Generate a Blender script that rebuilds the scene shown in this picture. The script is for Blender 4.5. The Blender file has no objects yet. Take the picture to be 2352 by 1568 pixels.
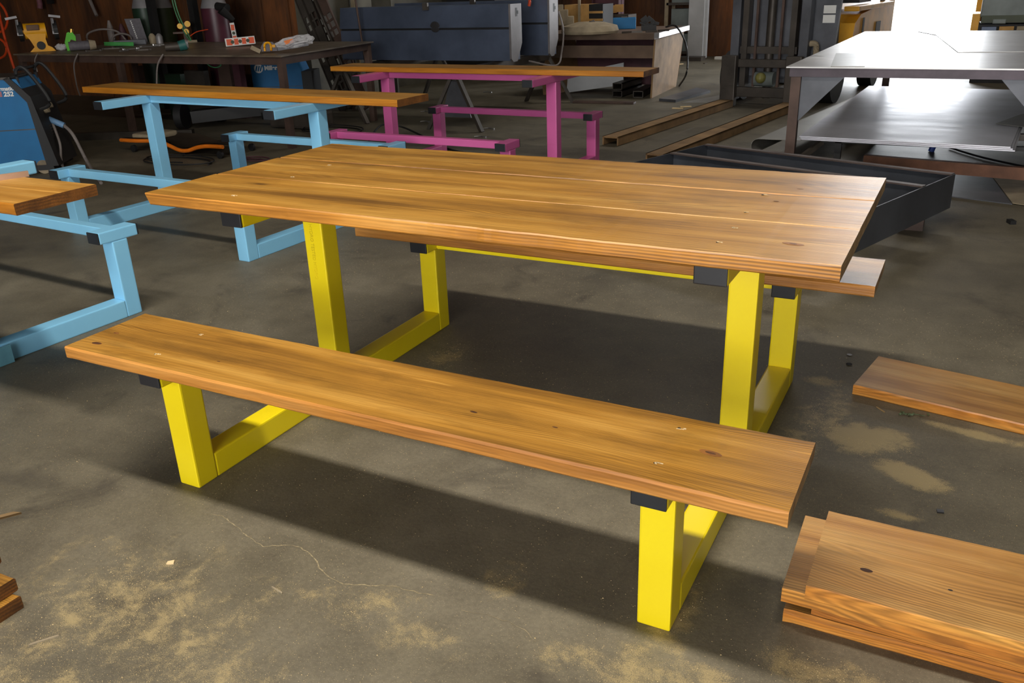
import bpy, bmesh, math, random
from mathutils import Vector, Matrix, Euler, noise as mnoise
random.seed(7)
S = bpy.context.scene
C = S.collection
PI = math.pi

# ------------------------------------------------------------------ camera
CAM_LOC = (1.1343, -2.1201, 1.2933)
CAM_ROT = (1.1764, 0.0331, 0.4764)
FPX = 1976.4
cd = bpy.data.cameras.new('camera'); cam = bpy.data.objects.new('camera', cd); C.objects.link(cam)
cam.location = CAM_LOC; cam.rotation_euler = CAM_ROT
cd.sensor_width = 36; cd.lens = FPX / 2352 * 36; cd.clip_start = .05; cd.clip_end = 200
S.camera = cam
# ------------------------------------------------------------------ world / lights / exposure
S.view_settings.view_transform = 'Standard'; S.view_settings.look = 'None'
S.view_settings.gamma = 1; S.view_settings.exposure = 0.0
w = bpy.data.worlds.new('sky'); S.world = w; w.use_nodes = True
bg = w.node_tree.nodes['Background']; bg.inputs[0].default_value = (.93, .96, 1, 1); bg.inputs[1].default_value = 5.5

def area(name, loc, rot, sx, sy, energy, col):
    l = bpy.data.lights.new(name, 'AREA'); l.shape = 'RECTANGLE'; l.size = sx; l.size_y = sy; l.energy = energy; l.color = col
    o = bpy.data.objects.new(name, l); C.objects.link(o); o.location = loc; o.rotation_euler = rot
    return o
area('strip_lamp', (-.2, -1.35, 4.1), (0, 0, 0), 3.9, .28, 222, (1, .93, .83))
area('front_fill_light', (1.5, -8.7, 2.0), (math.radians(90), 0, 0), 6.0, 3.2, 400, (1, .955, .89))  # unseen soft fill added behind the camera to brighten front faces
area('far_door_daylight', (.1, 13.4, 1.7), (math.radians(-90), 0, 0), 1.7, 3.0, 240, (.92, .96, 1))
area('rear_overhead_light', (-1.0, 8.2, 4.7), (0, 0, 0), 3.0, .5, 75, (1, .94, .86))  # downward area light over the back of the shop

# ------------------------------------------------------------------ pixel to point (2352 x 1568 frame)
_R = Euler(CAM_ROT, 'XYZ').to_matrix()
def at(u, v, z=0, y=None):
    d = _R @ Vector(((u - 1176) / FPX, -(v - 784) / FPX, -1)); o = Vector(CAM_LOC)
    t = (y - o.y) / d.y if y is not None else (z - o.z) / d.z
    return o + t * d

# ------------------------------------------------------------------ materials
def lin(c):
    return tuple(((x / 255) / 12.92 if x / 255 <= .04045 else ((x / 255 + .055) / 1.055) ** 2.4) for x in c) + (1,)
class NT:
    def __init__(s, name):
        s.m = bpy.data.materials.new(name); s.m.use_nodes = True; s.t = s.m.node_tree
        s.b = s.t.nodes['Principled BSDF']; s._tc = None
    def n(s, typ, **k):
        nd = s.t.nodes.new(typ)
        for a, b in k.items():
            if a == 'i':
                for kk, vv in b.items(): nd.inputs[kk].default_value = vv
            else: setattr(nd, a, b)
        return nd
    def l(s, a, b): s.t.links.new(a, b)
    def tc(s, which='Object', scale=(1, 1, 1), rnd=False):
        if s._tc is None: s._tc = s.n('ShaderNodeTexCoord')
        mp = s.n('ShaderNodeMapping'); mp.inputs['Scale'].default_value = scale
        src = s._tc.outputs[which]
        if rnd:
            oi = s.n('ShaderNodeObjectInfo'); mu = s.n('ShaderNodeMath', operation='MULTIPLY'); s.l(oi.outputs['Random'], mu.inputs[0]); mu.inputs[1].default_value = 37.
            cx = s.n('ShaderNodeCombineXYZ'); s.l(mu.outputs[0], cx.inputs[0]); s.l(mu.outputs[0], cx.inputs[1]); s.l(mu.outputs[0], cx.inputs[2])
            ad = s.n('ShaderNodeVectorMath', operation='ADD'); s.l(src, ad.inputs[0]); s.l(cx.outputs[0], ad.inputs[1]); src = ad.outputs[0]
        s.l(src, mp.inputs['Vector']); return mp.outputs[0]
    def noise(s, vec, scale, detail=4, rough=.55, dist=0):
        nd = s.n('ShaderNodeTexNoise', i={'Scale': scale, 'Detail': detail, 'Roughness': rough, 'Distortion': dist}); s.l(vec, nd.inputs['Vector']); return nd.outputs['Fac']
    def ramp(s, fac, stops):
        r = s.n('ShaderNodeValToRGB'); e = r.color_ramp.elements
        while len(e) < len(stops): e.new(.5)
        for k, (p, c) in enumerate(stops):
            e[k].position = p; e[k].color = c if len(c) == 4 else (*c, 1)
        s.l(fac, r.inputs[0]); return r.outputs[0]
    def mix(s, fac, a, b, mode='MIX'):
        m = s.n('ShaderNodeMix', data_type='RGBA', blend_type=mode)
        for sock, val in ((m.inputs[0], fac), (m.inputs[6], a), (m.inputs[7], b)):
            if isinstance(val, (int, float)): sock.default_value = val
            elif isinstance(val, tuple): sock.default_value = val
            else: s.l(val, sock)
        return m.outputs[2]
    def math(s, op, a, b=0, clamp=False):
        m = s.n('ShaderNodeMath', operation=op, use_clamp=clamp)
        for k, val in ((0, a), (1, b)):
            if isinstance(val, (int, float)): m.inputs[k].default_value = val
            else: s.l(val, m.inputs[k])
        return m.outputs[0]
    def bump(s, h, st=.3, d=.002):
        b = s.n('ShaderNodeBump', i={'Strength': st, 'Distance': d}); s.l(h, b.inputs['Height']); s.l(b.outputs[0], s.b.inputs['Normal'])
    def set(s, col=None, rough=None, metal=None, **k):
        for nm, val in (('Base Color', col), ('Roughness', rough), ('Metallic', metal)):
            if val is None: continue
            if isinstance(val, (int, float, tuple)): s.b.inputs[nm].default_value = val
            else: s.l(val, s.b.inputs[nm])
        for a, b in k.items(): s.b.inputs[a].default_value = b
        return s.m

def plain(name, c, rough=.5, metal=0., var=.25, sc=6., bump=0):
    t = NT(name); v = t.tc('Object', rnd=True); f = t.noise(v, sc, 5)
    c = lin(c); d = tuple(x * (1 - var) for x in c[:3]) + (1,); e = tuple(min(1, x * (1 + var)) for x in c[:3]) + (1,)
    col = t.ramp(f, [(.3, d), (.7, e)])
    if bump: t.bump(t.noise(v, sc * 15, 3), bump, .002)
    return t.set(col, rough, metal)

def wood(name, light, mid, dark, line=1.0, rough=.42, edge=False, fx=1.0, knots=True):
    t = NT(name)
    v = t.tc('Object', (1, 1, 1), rnd=True)
    def sv(sc):
        m = t.n('ShaderNodeMapping'); m.inputs['Scale'].default_value = sc; t.l(v, m.inputs[0]); return m.outputs[0]
    warp = t.noise(sv((.7, 4, 4)), 1.0, 2.5, .45)                       # slow drift of the grain
    fine = t.noise(sv((2.2 * fx, 260, 190)), 1.0, 4, .6)               # pores and hair lines
    # growth rings: banding across y, bent by the drift
    sep = t.n('ShaderNodeSeparateXYZ'); t.l(v, sep.inputs[0])
    yy = t.math('ADD', sep.outputs[1], t.math('MULTIPLY', warp, .30 if not edge else .1)) if not edge else t.math('ADD', sep.outputs[2], t.math('MULTIPLY', warp, .055 * fx))
    ph = t.math('MULTIPLY', yy, 900. if not edge else 760.)
    band = t.math('ADD', t.math('MULTIPLY', t.math('SINE', ph), .5), .5)
    zone = t.noise(sv((.8, 7, 7)), 1.0, 2, .5)
    amp = t.ramp(zone, [(.35, (.12, .12, .12)), (.62, (1, 1, 1))])
    base = t.ramp(t.noise(sv((1.0, 11, 11)), 1.3, 3.5, .55), [(.28, lin(dark)), (.5, lin(mid)), (.74, lin(light))])
    col = t.mix(t.math('MULTIPLY', t.math('MULTIPLY', band, amp), (.46 if not edge else .5) * line), base, lin(tuple(x * .55 for x in dark)))
    f2 = t.ramp(fine, [(.38, (.58, .58, .58)), (.58, (1.08, 1.08, 1.08))])
    col = t.mix(.5, col, f2, 'MULTIPLY')
    if not edge:
        # worn golden and dark smudged patches
        p = t.noise(sv((2.2, 6, 6)), 2.2, 5, .6); col = t.mix(t.ramp(p, [(.52, (0, 0, 0)), (.72, (.36, .36, .36))]), col, lin(tuple(x * .62 for x in dark)))
        q = t.noise(sv((2.0, 26, 26)), 1.0, 3, .6); col = t.mix(t.ramp(q, [(.66, (0, 0, 0)), (.76, (.5, .5, .5))]), col, lin(tuple(min(255, x * 1.22) for x in light)))
    if knots and not edge:
        vo = t.n('ShaderNodeTexVoronoi', feature='F1', i={'Scale': 1.0, 'Randomness': 1.0}); t.l(sv((2.3, 7.5, .01)), vo.inputs['Vector'])
        keep = t.math('GREATER_THAN', t.n('ShaderNodeSeparateColor').outputs[0], .55)
        sc = t.t.nodes[-1] if False else keep.node.inputs[0].links[0].from_node
        t.l(vo.outputs['Color'], sc.inputs[0])
        k = t.math('MULTIPLY', t.ramp(vo.outputs['Distance'], [(.03, (1, 1, 1)), (.075, (.25, .25, .25)), (.13, (0, 0, 0))]), keep)
        col = t.mix(t.math('MULTIPLY', k, .8), col, lin((52, 30, 14)))
    t.bump(t.math('ADD', t.math('MULTIPLY', fine, .7), t.math('MULTIPLY', band, .25)), .35, .0012)
    return t.set(col, rough)

M = {}
M['wood_top'] = wood('stained_fir_face', (200, 152, 72), (170, 121, 46), (122, 83, 31))
M['wood_edge'] = wood('stained_fir_edge', (224, 168, 88), (196, 134, 54), (140, 88, 28), edge=True, line=1.5)
M['bench_edge'] = wood('stained_fir_edge_red', (204, 148, 78), (180, 120, 50), (136, 84, 32), edge=True, line=.5, fx=2.5)
M['wood_end'] = wood('stained_fir_end_grain', (186, 156, 108), (156, 128, 88), (112, 88, 58), edge=True, line=.9, rough=.7)
M['amber_top'] = wood('amber_plank_face', (198, 150, 76), (178, 126, 52), (146, 98, 34), line=.5)
M['amber_edge'] = wood('amber_plank_edge', (204, 140, 48), (182, 116, 32), (140, 84, 20), edge=True, line=.6, fx=2)
M['amber_end'] = wood('amber_end_grain', (146, 92, 34), (120, 74, 24), (84, 50, 16), edge=True, line=1.4, rough=.7)
M['bare_top'] = wood('pale_stained_board_face', (198, 156, 92), (178, 130, 68), (144, 98, 46), line=1.1)
M['bare_edge'] = wood('pale_stained_board_edge', (220, 160, 74), (196, 124, 44), (140, 80, 28), edge=True, line=1.1, fx=7)

def paint(name, c, c2, rough=.36):
    t = NT(name); v = t.tc('Object', rnd=True); f = t.noise(v, 3, 3)
    t.bump(t.noise(v, 420, 2), .12, .0006)
    return t.set(t.ramp(f, [(.3, lin(c2)), (.7, lin(c))]), rough, 0., **{'Coat Weight': .15, 'Coat Roughness': .2})
M['yellow'] = paint('yellow_powder_coat', (243, 220, 28), (236, 210, 16), .33)
M['blue'] = paint('sky_blue_powder_coat', (138, 202, 236), (128, 192, 230), .36)
M['magenta'] = paint('magenta_powder_coat', (204, 98, 158), (196, 90, 150), .36)
M['cap'] = plain('black_plastic_cap', (34, 36, 40), .42, bump=.1)
M['black'] = plain('black_rubber', (24, 24, 25), .6)
M['dark'] = plain('dark_steel', (76, 70, 64), .5, .4, .35, 4)
M['brownsteel'] = plain('brown_primed_steel', (84, 66, 58), .6, .3, .35, 5)
M['rusty'] = plain('rusty_steel', (146, 116, 80), .75, .1, .35, 5, .3)
M['millscale'] = plain('mill_scale_steel', (92, 94, 100), .45, .45, .35, 3)
M['slate'] = plain('blue_black_steel', (86, 96, 116), .42, .45, .28, 2.5)
M['greysteel'] = plain('light_grey_steel', (150, 148, 150), .5, .4, .2, 5)
M['welder_blue'] = plain('welder_blue_paint', (0, 100, 154), .6, 0, .1)
M['white'] = plain('white_paint', (226, 226, 222), .5, 0, .06)
M['endplate'] = plain('dull_grey_end_plate', (112, 108, 108), .55, .3, .2, 5)
M['offwhite'] = plain('offwhite_steel', (178, 180, 182), .5, 0, .14, 3)
M['orange'] = plain('orange_rubber', (206, 70, 22), .5)
M['orange_plastic'] = plain('orange_plastic', (214, 112, 22), .45)
M['level_red'] = plain('level_orange', (226, 84, 26), .45, 0, .08)
M['tool_yellow'] = plain('tool_yellow', (232, 164, 8), .45, 0, .12)
M['lime'] = plain('lime_green_paint', (82, 186, 30), .5, 0, .1)
M['teal'] = plain('teal_tool', (34, 92, 88), .5)
M['hose_green'] = plain('green_hose', (64, 130, 84), .5)
M['hose_grey'] = plain('grey_hose', (120, 112, 108), .6)
M['brass'] = plain('brass', (190, 150, 74), .35, .8, .15)
M['cyl_green'] = plain('dark_green_cylinder', (34, 58, 42), .45)
M['cyl_olive'] = plain('olive_cylinder', (50, 58, 30), .5)
M['cyl_maroon'] = plain('maroon_cylinder', (76, 36, 48), .4)
M['chrome'] = plain('bright_steel', (190, 190, 190), .28, .9, .1)
M['card'] = plain('cardboard', (190, 146, 84), .8)
M['concretebag'] = plain('grey_tube_box', (96, 92, 98), .6, 0, .15, 40)
M['fork_yellow'] = plain('forklift_yellow', (226, 164, 40), .5, 0, .2, 4)
M['machine'] = plain('machine_grey_green', (112, 120, 118), .5, 0, .25, 4)
M['purple'] = plain('maroon_column_paint', (78, 44, 52), .6, 0, .3, 4)
M['chip'] = plain('pale_wood_chip', (222, 196, 150), .8)
M['leaf'] = plain('dry_green_leaf', (78, 92, 62), .7)
M['tape'] = plain('matte_tape', (96, 150, 168), .6)
M['embossed'] = plain('faint_printed_mark', (222, 196, 18), .5)
M['canvas'] = plain('creeper_pad', (70, 58, 46), .7)
M['sacking'] = plain('tan_dust_sheet', (150, 136, 112), .8, 0, .25, 8)

def glass_plastic():
    t = NT('clear_plastic_bag'); v = t.tc('Object')
    t.bump(t.noise(v, 24, 4), 1., .03)
    return t.set((.85, .85, .88, 1), .12, 0., **{'Alpha': .45, 'Specular IOR Level': .9})
M['bag'] = glass_plastic()
def plate(name, c, r0, r1, mt=.85):
    t = NT(name); v = t.tc('Object'); f = t.noise(v, 1.6, 5, .6, .4)
    mp = t.n('ShaderNodeMapping', i={'Scale': (1, 4, 1), 'Rotation': (0, 0, .35)}); t.l(v, mp.inputs[0]); g = t.noise(mp.outputs[0], 2, 4)
    col = t.ramp(f, [(.3, lin(tuple(x * .82 for x in c))), (.7, lin(c))])
    return t.set(t.mix(.18, col, t.ramp(g, [(.3, (.5, .5, .5)), (.7, (1, 1, 1))]), 'MULTIPLY'), t.ramp(g, [(.3, (r0,) * 3), (.7, (r1,) * 3)]), mt)
M['plate_top'] = plate('polished_steel_plate', (196, 194, 192), .3, .42)
M['plate_low'] = plate('cold_rolled_sheet', (214, 214, 222), .36, .46, .6)
M['plate_dull'] = plain('dull_steel_sheet', (138, 136, 130), .45, .35, .15, 3)

def floor_mat():
    t = NT('dusty_concrete'); v = t.tc('Object')
    big = t.noise(v, .8, 5, .6); mid = t.noise(v, 5, 6, .65); fine = t.noise(v, 95, 3, .6); spk = t.noise(v, 330, 2, .5)
    col = t.ramp(big, [(.3, lin((88, 82, 68))), (.5, lin((106, 99, 82))), (.72, lin((122, 115, 98)))])
    col = t.mix(.7, col, t.ramp(mid, [(.3, (.55, .53, .52)), (.68, (1.12, 1.12, 1.12))]), 'MULTIPLY')
    col = t.mix(.4, col, t.ramp(fine, [(.35, (.6, .6, .6)), (.65, (1.1, 1.1, 1.1))]), 'MULTIPLY')
    col = t.mix(t.ramp(spk, [(.62, (0, 0, 0)), (.7, (.5, .5, .5))]), col, lin((170, 156, 124)))
    # dark oily stains, own shape
    st = t.noise(v, 2.6, 5, .65, .8); col = t.mix(t.ramp(st, [(.57, (0, 0, 0)), (.7, (.55, .55, .55))]), col, lin((50, 44, 38)))
    # drifts of saw dust: (x, y, rx, ry, angle, strength)
    sep = t.n('ShaderNodeSeparateXYZ'); t.l(v, sep.inputs[0]); tot = None
    for (x, y, rx, ry, a, s) in DUST:
        dx = t.math('SUBTRACT', sep.outputs[0], x); dy = t.math('SUBTRACT', sep.outputs[1], y)
        ca, sa = math.cos(a), math.sin(a)
        ex = t.math('DIVIDE', t.math('ADD', t.math('MULTIPLY', dx, ca), t.math('MULTIPLY', dy, sa)), rx)
        ey = t.math('DIVIDE', t.math('SUBTRACT', t.math('MULTIPLY', dy, ca), t.math('MULTIPLY', dx, sa)), ry)
        r = t.math('ADD', t.math('POWER', ex, 2), t.math('POWER', ey, 2))
        m = t.math('MULTIPLY', t.math('SUBTRACT', 1, r, True), s)
        tot = m if tot is None else t.math('MAXIMUM', tot, m)
    n1 = t.noise(v, 9, 9, .74, .25); g = t.noise(v, 420, 3, .75)
    msk = t.math('ADD', t.math('MULTIPLY', tot, .75), t.math('ADD', t.math('MULTIPLY', t.math('SUBTRACT', n1, .5), 3.0), t.math('MULTIPLY', t.math('SUBTRACT', g, .5), 1.9)))
    on = t.math('MULTIPLY', t.ramp(msk, [(.36, (0, 0, 0)), (.8, (1, 1, 1))]), t.math('GREATER_THAN', tot, .001))
    col = t.mix(t.math('MULTIPLY', on, .78), col, lin((166, 148, 106)))
    t.bump(t.math('ADD', t.math('MULTIPLY', mid, 1.), t.math('MULTIPLY', fine, .3)), .35, .006)
    return t.set(col, t.ramp(big, [(.3, (.5,) * 3), (.7, (.66,) * 3)]))
DUST = [(.86, .42, .11, .34, -.15, .75), (1.0, .36, .15, .13, .3, 1.5), (1.13, .2, .14, .07, -.5, 1.5), (1.3, .52, .22, .035, -.17, 1.2),
        (1.12, -.02, .08, .03, 0, 1.1), (.83, .72, .1, .05, 0, .8), (.72, -.62, .07, .18, .1, .9), (-.42, -1.15, .45, .3, .15, .66), (-.2, -1.3, .5, .3, 0, .62),
        (.72, -.82, .3, .09, .1, .8), (1.03, -.66, .16, .07, .05, 1.0), (-.72, -.62, .1, .04, .3, .7), (.32, -.65, .06, .12, .1, .6), (-.62, -.05, .22, .3, 0, .55), (-.5, .42, .1, .16, 0, .6), (.12, -.9, .3, .1, 0, .55)]
M['floor'] = floor_mat()
def rustwall():
    t = NT('rust_brown_wall'); v = t.tc('Object', (1, 1, .22)); f = t.noise(v, 2.6, 6, .65, .3); g = t.noise(v, 11, 5, .7)
    col = t.ramp(f, [(.28, lin((44, 26, 16))), (.5, lin((98, 60, 32))), (.68, lin((140, 82, 36))), (.85, lin((110, 92, 78)))])
    col = t.mix(.7, col, t.ramp(g, [(.3, (.4, .4, .4)), (.7, (1.1, 1.1, 1.1))]), 'MULTIPLY')
    return t.set(col, .75)
M['rustwall'] = rustwall()
M['greywall'] = plain('galvanised_wall', (92, 88, 76), .7, .1, .4, 3)
M['ceil'] = plain('ceiling_sheet', (120, 116, 108), .8)
M['paving'] = plain('sunlit_paving', (214, 208, 198), .8, 0, .1, .6)

# ------------------------------------------------------------------ mesh helpers
class B:
    def __init__(s): s.bm = bmesh.new()
    def _m(s, geo, mat): bmesh.ops.transform(s.bm, matrix=mat, verts=geo)
    def box(s, a, b, bev=0, rot=None, mi=0):
        a = Vector(a); b = Vector(b); c = (a + b) / 2; d = b - a
        r = bmesh.ops.create_cube(s.bm, size=1)['verts']
        s._m(r, Matrix.Diagonal((*[max(abs(x), 1e-5) for x in d], 1)))
        if bev:
            es = list({e for v in r for e in v.link_edges}); rr = bmesh.ops.bevel(s.bm, geom=es, offset=bev, segments=2, affect='EDGES', profile=.6)
            r = list({v for f in rr['faces'] for v in f.verts} | {v for v in r if v.is_valid})
        if rot is not None: s._m(r, rot.to_4x4())
        s._m(r, Matrix.Translation(c)); return s
    def cbox(s, c, d, rz=0, rx=0, ry=0, bev=0):
        c = Vector(c); d = Vector(d); return s.box(c - d / 2, c + d / 2, bev, Euler((rx, ry, rz)).to_matrix())
    def bar(s, p, q, wx, wy, up=(0, 0, 1), bev=0):
        p = Vector(p); q = Vector(q); z = (q - p).normalized(); x = Vector(up).cross(z)
        if x.length < 1e-4: x = Vector((1, 0, 0))
        x.normalize(); y = z.cross(x); R = Matrix((x, y, z)).transposed()
        L = (q - p).length; c = (p + q) / 2; d = Vector((wx, wy, L)); return s.box(c - d / 2, c + d / 2, bev, R)
    def cyl(s, p, q, r, r2=None, seg=16, cap=True):
        p = Vector(p); q = Vector(q); z = (q - p); L = z.length; R = z.to_track_quat('Z', 'Y').to_matrix().to_4x4()
        g = bmesh.ops.create_cone(s.bm, cap_ends=cap, segments=seg, radius1=r, radius2=r if r2 is None else r2, depth=L)['verts']
        s._m(g, Matrix.Translation((p + q) / 2) @ R); return s
    def sph(s, c, r, sc=(1, 1, 1), seg=14):
        g = bmesh.ops.create_uvsphere(s.bm, u_segments=seg, v_segments=seg // 2 + 2, radius=r)['verts']
        s._m(g, Matrix.Translation(c) @ Matrix.Diagonal((*sc, 1))); return s
    def tube(s, pts, r, seg=8, smooth=6, closed=False):
        P = [Vector(p) for p in pts]
        if smooth > 1 and len(P) > 2:
            Q = []; n = len(P)
            for i in range(n - 1):
                p0 = P[max(i - 1, 0)]; p1 = P[i]; p2 = P[i + 1]; p3 = P[min(i + 2, n - 1)]
                for k in range(smooth):
                    t = k / smooth; Q.append(.5 * ((2 * p1) + (-p0 + p2) * t + (2 * p0 - 5 * p1 + 4 * p2 - p3) * t * t + (-p0 + 3 * p1 - 3 * p2 + p3) * t ** 3))
            Q.append(P[-1]); P = Q
        rings = []; up = Vector((0, 0, 1))
        for i, p in enumerate(P):
            d = (P[min(i + 1, len(P) - 1)] - P[max(i - 1, 0)]).normalized()
            x = d.cross(up)
            if x.length < .05: x = d.cross(Vector((0, 1, 0)))
            x.normalize(); y = x.cross(d)
            rings.append([s.bm.verts.new(p + r * (math.cos(2 * PI * k / seg) * x + math.sin(2 * PI * k / seg) * y)) for k in range(seg)])
        for a, b in zip(rings, rings[1:]):
            for k in range(seg): s.bm.faces.new((a[k], a[(k + 1) % seg], b[(k + 1) % seg], b[k]))
        s.bm.faces.new(rings[0][::-1]); s.bm.faces.new(rings[-1]); return s
    def prism(s, poly, vec):
        a = [s.bm.verts.new(p) for p in poly]; vec = Vector(vec); b = [s.bm.verts.new(Vector(p) + vec) for p in poly]
        s.bm.faces.new(a[::-1]); s.bm.faces.new(b); n = len(a)
        for i in range(n): s.bm.faces.new((a[i], a[(i + 1) % n], b[(i + 1) % n], b[i]))
        return s
    def lathe(s, prof, c=(0, 0, 0), seg=24):
        c = Vector(c); rings = [[s.bm.verts.new(c + Vector((r * math.cos(2 * PI * k / seg), r * math.sin(2 * PI * k / seg), z))) for k in range(seg)] for r, z in prof]
        for a, b in zip(rings, rings[1:]):
            for k in range(seg): s.bm.faces.new((a[k], a[(k + 1) % seg], b[(k + 1) % seg], b[k]))
        s.bm.faces.new(rings[0][::-1]); s.bm.faces.new(rings[-1]); return s
    def build(s, name, mat, parent=None, world=False, smooth=False, mats=None, sel=None):
        bmesh.ops.recalc_face_normals(s.bm, faces=s.bm.faces)
        if world and parent is not None:
            r = parent
            while r.parent: r = r.parent
            inv = (Matrix.Translation(r.location) @ Euler(r.rotation_euler).to_matrix().to_4x4()).inverted()
            bmesh.ops.transform(s.bm, matrix=inv, verts=s.bm.verts)
        me = bpy.data.meshes.new(name)
        if sel:
            s.bm.normal_update()
            for f in s.bm.faces: f.material_index = sel(f)
        s.bm.to_mesh(me); s.bm.free()
        for m in (mats or [mat]): me.materials.append(M[m] if isinstance(m, str) else m)
        if smooth:
            for p in me.polygons: p.use_smooth = True
            try: me.set_sharp_from_angle(angle=math.radians(40))
            except Exception: pass
        o = bpy.data.objects.new(name, me); C.objects.link(o)
        if parent is not None: o.parent = parent
        return o

def thing(name, label, cat, loc=(0, 0, 0), rz=0, group=None):
    o = bpy.data.objects.new(name, None); o.empty_display_size = .1; C.objects.link(o); o.location = loc; o.rotation_euler = (0, 0, rz)
    return tag(o, label, cat, group)
def tag(o, label, cat=None, group=None, kind=None):
    if label: o['label'] = label
    if cat: o['category'] = cat
    if group: o['group'] = group
    if kind: o['kind'] = kind
    return o
def struct(o): o['kind'] = 'structure'; return o
def origin(o, p):                      # move a single mesh's origin to p, geometry stays
    p = Vector(p); o.data.transform(Matrix.Translation(-p)); o.location = p; return o
def text(name, body, size, p, right, up, mat, parent, bold=0, shear=0, depth=.0008):
    cu = bpy.data.curves.new(name, 'FONT'); cu.body = body; cu.size = size; cu.offset = bold; cu.shear = shear; cu.extrude = depth
    tmp = bpy.data.objects.new('tmp', cu); C.objects.link(tmp)
    dg = bpy.context.evaluated_depsgraph_get(); me = bpy.data.meshes.new_from_object(tmp.evaluated_get(dg))
    bpy.data.objects.remove(tmp); me.name = name
    x = Vector(right).normalized(); z = x.cross(Vector(up)).normalized(); y = z.cross(x)
    W = Matrix.Translation(p) @ Matrix((x, y, z)).transposed().to_4x4()
    r = parent
    while r.parent: r = r.parent
    inv = (Matrix.Translation(r.location) @ Euler(r.rotation_euler).to_matrix().to_4x4()).inverted()
    me.transform(inv @ W); me.materials.clear(); me.materials.append(M[mat])
    o = bpy.data.objects.new(name, me); C.objects.link(o); o.parent = parent; return o

# ================================================================== THE ROOM
XL, XR, YF, YB, HC = -14., 8., -9., 13.5, 5.2
CX, CY = -6.05, 6.45
def slab(name, a, b, mat, parent=None):
    o = B().box(a, b).build(name, mat, parent); 
    return struct(o) if parent is None else o
floor = struct(B().box((XL, YF, -.2), (XR, YB, 0)).build('floor', 'floor'))
slab('ceiling', (XL, YF, HC), (XR, YB + .2, HC + .2), 'ceil')
slab('wall_left', (XL - .2, YF, 0), (XL, CY, HC), 'rustwall')
def rib(o_name, a, b, mat, axis, step=.3, parent=None):
    """ribbed sheet wall: a slab with shallow raised ribs on its inner face"""
    m = B().box(a, b); a = Vector(a); b = Vector(b)
    if axis == 'x':
        x = a.x + .1
        while x < b.x - .08: m.box((x, a.y - .02, a.z), (x + .05, a.y, b.z)); x += step
    o = m.build(o_name, mat); return struct(o)
rib('wall_workbench', (XL, CY, 0), (CX - .15, CY + .15, HC), 'rustwall', 'x', .42)
slab('wall_corner', (CX - .15, CY, 0), (CX, YB, HC), 'greywall')
DX0, DX1, DH = -.82, .98, 3.6
rib('wall_back', (CX, YB, 0), (DX0, YB + .2, HC), 'rustwall', 'x', .9)
slab('wall_back_right', (DX1, YB, 0), (XR, YB + .2, HC), 'rustwall')
slab('wall_lintel', (DX0, YB, DH), (DX1, YB + .2, HC), 'rustwall')
slab('wall_right', (XR, YF, 0), (XR + .2, YB, HC), 'greywall')
slab('wall_front_left', (XL, YF - .2, 0), (-1.6, YF, HC), 'greywall')
slab('wall_front_right', (4.6, YF - .2, 0), (XR, YF, HC), 'greywall')
slab('wall_front_lintel', (-1.6, YF - .2, 3.8), (4.6, YF, HC), 'greywall')  # unseen gap in the front wall, added to hold the front fill
dj = B().box((DX0 - .06, YB - .05, 0), (DX0 + .02, YB + .2, DH + .05)).box((DX1 - .02, YB - .05, 0), (DX1 + .06, YB + .2, DH + .05)).box((DX0 - .06, YB - .05, DH), (DX1 + .06, YB + .2, DH + .08)).build('trim_1', 'tool_yellow'); struct(dj)
g = B().box((-30, YB + .2, -.2), (30, 60, -.02)).build('floor_outside', 'paving'); struct(g)

# crack across the floor, filled with pale dust
def ribbon(px, wid, z, jit=.004):
    P = [at(u, v, 0) for u, v in px]; Q = []
    for a, b in zip(P, P[1:]):
        n = max(2, int((b - a).length / .012))
        for k in range(n): Q.append(a.lerp(b, k / n))
    m = B(); prev = None
    for i, p in enumerate(Q):
        d = (Q[min(i + 1, len(Q) - 1)] - Q[max(i - 1, 0)]).normalized(); n = Vector((-d.y, d.x, 0)); j = random.uniform(-jit, jit); ww = wid * random.uniform(.25, 1.)
        c = p + n * j; pair = (m.bm.verts.new(c + n * ww + Vector((0, 0, z))), m.bm.verts.new(c - n * ww + Vector((0, 0, z))))
        if prev: m.bm.faces.new((prev[0], prev[1], pair[1], pair[0]))
        prev = pair
    return m
crackpx = [(470, 1180), (512, 1183), (540, 1208), (575, 1235), (605, 1255), (650, 1252), (692, 1256), (722, 1283), (745, 1318), (790, 1340), (850, 1345), (905, 1345), (960, 1362), (1005, 1370)]
tag(ribbon(crackpx, .0021, .0006, .003).build('crack', plain('crack_dust', (138, 126, 98), .9, 0, .45, 120), floor), 'pale dust filled crack')
crack2 = [(1060, 1400), (1130, 1412), (1180, 1432), (1215, 1455), (1240, 1482)]
tag(ribbon(crack2, .0011, .0006).build('crack', plain('crack_dust', (136, 124, 98), .9, 0, .4, 60), floor), 'short pale crack')

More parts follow.
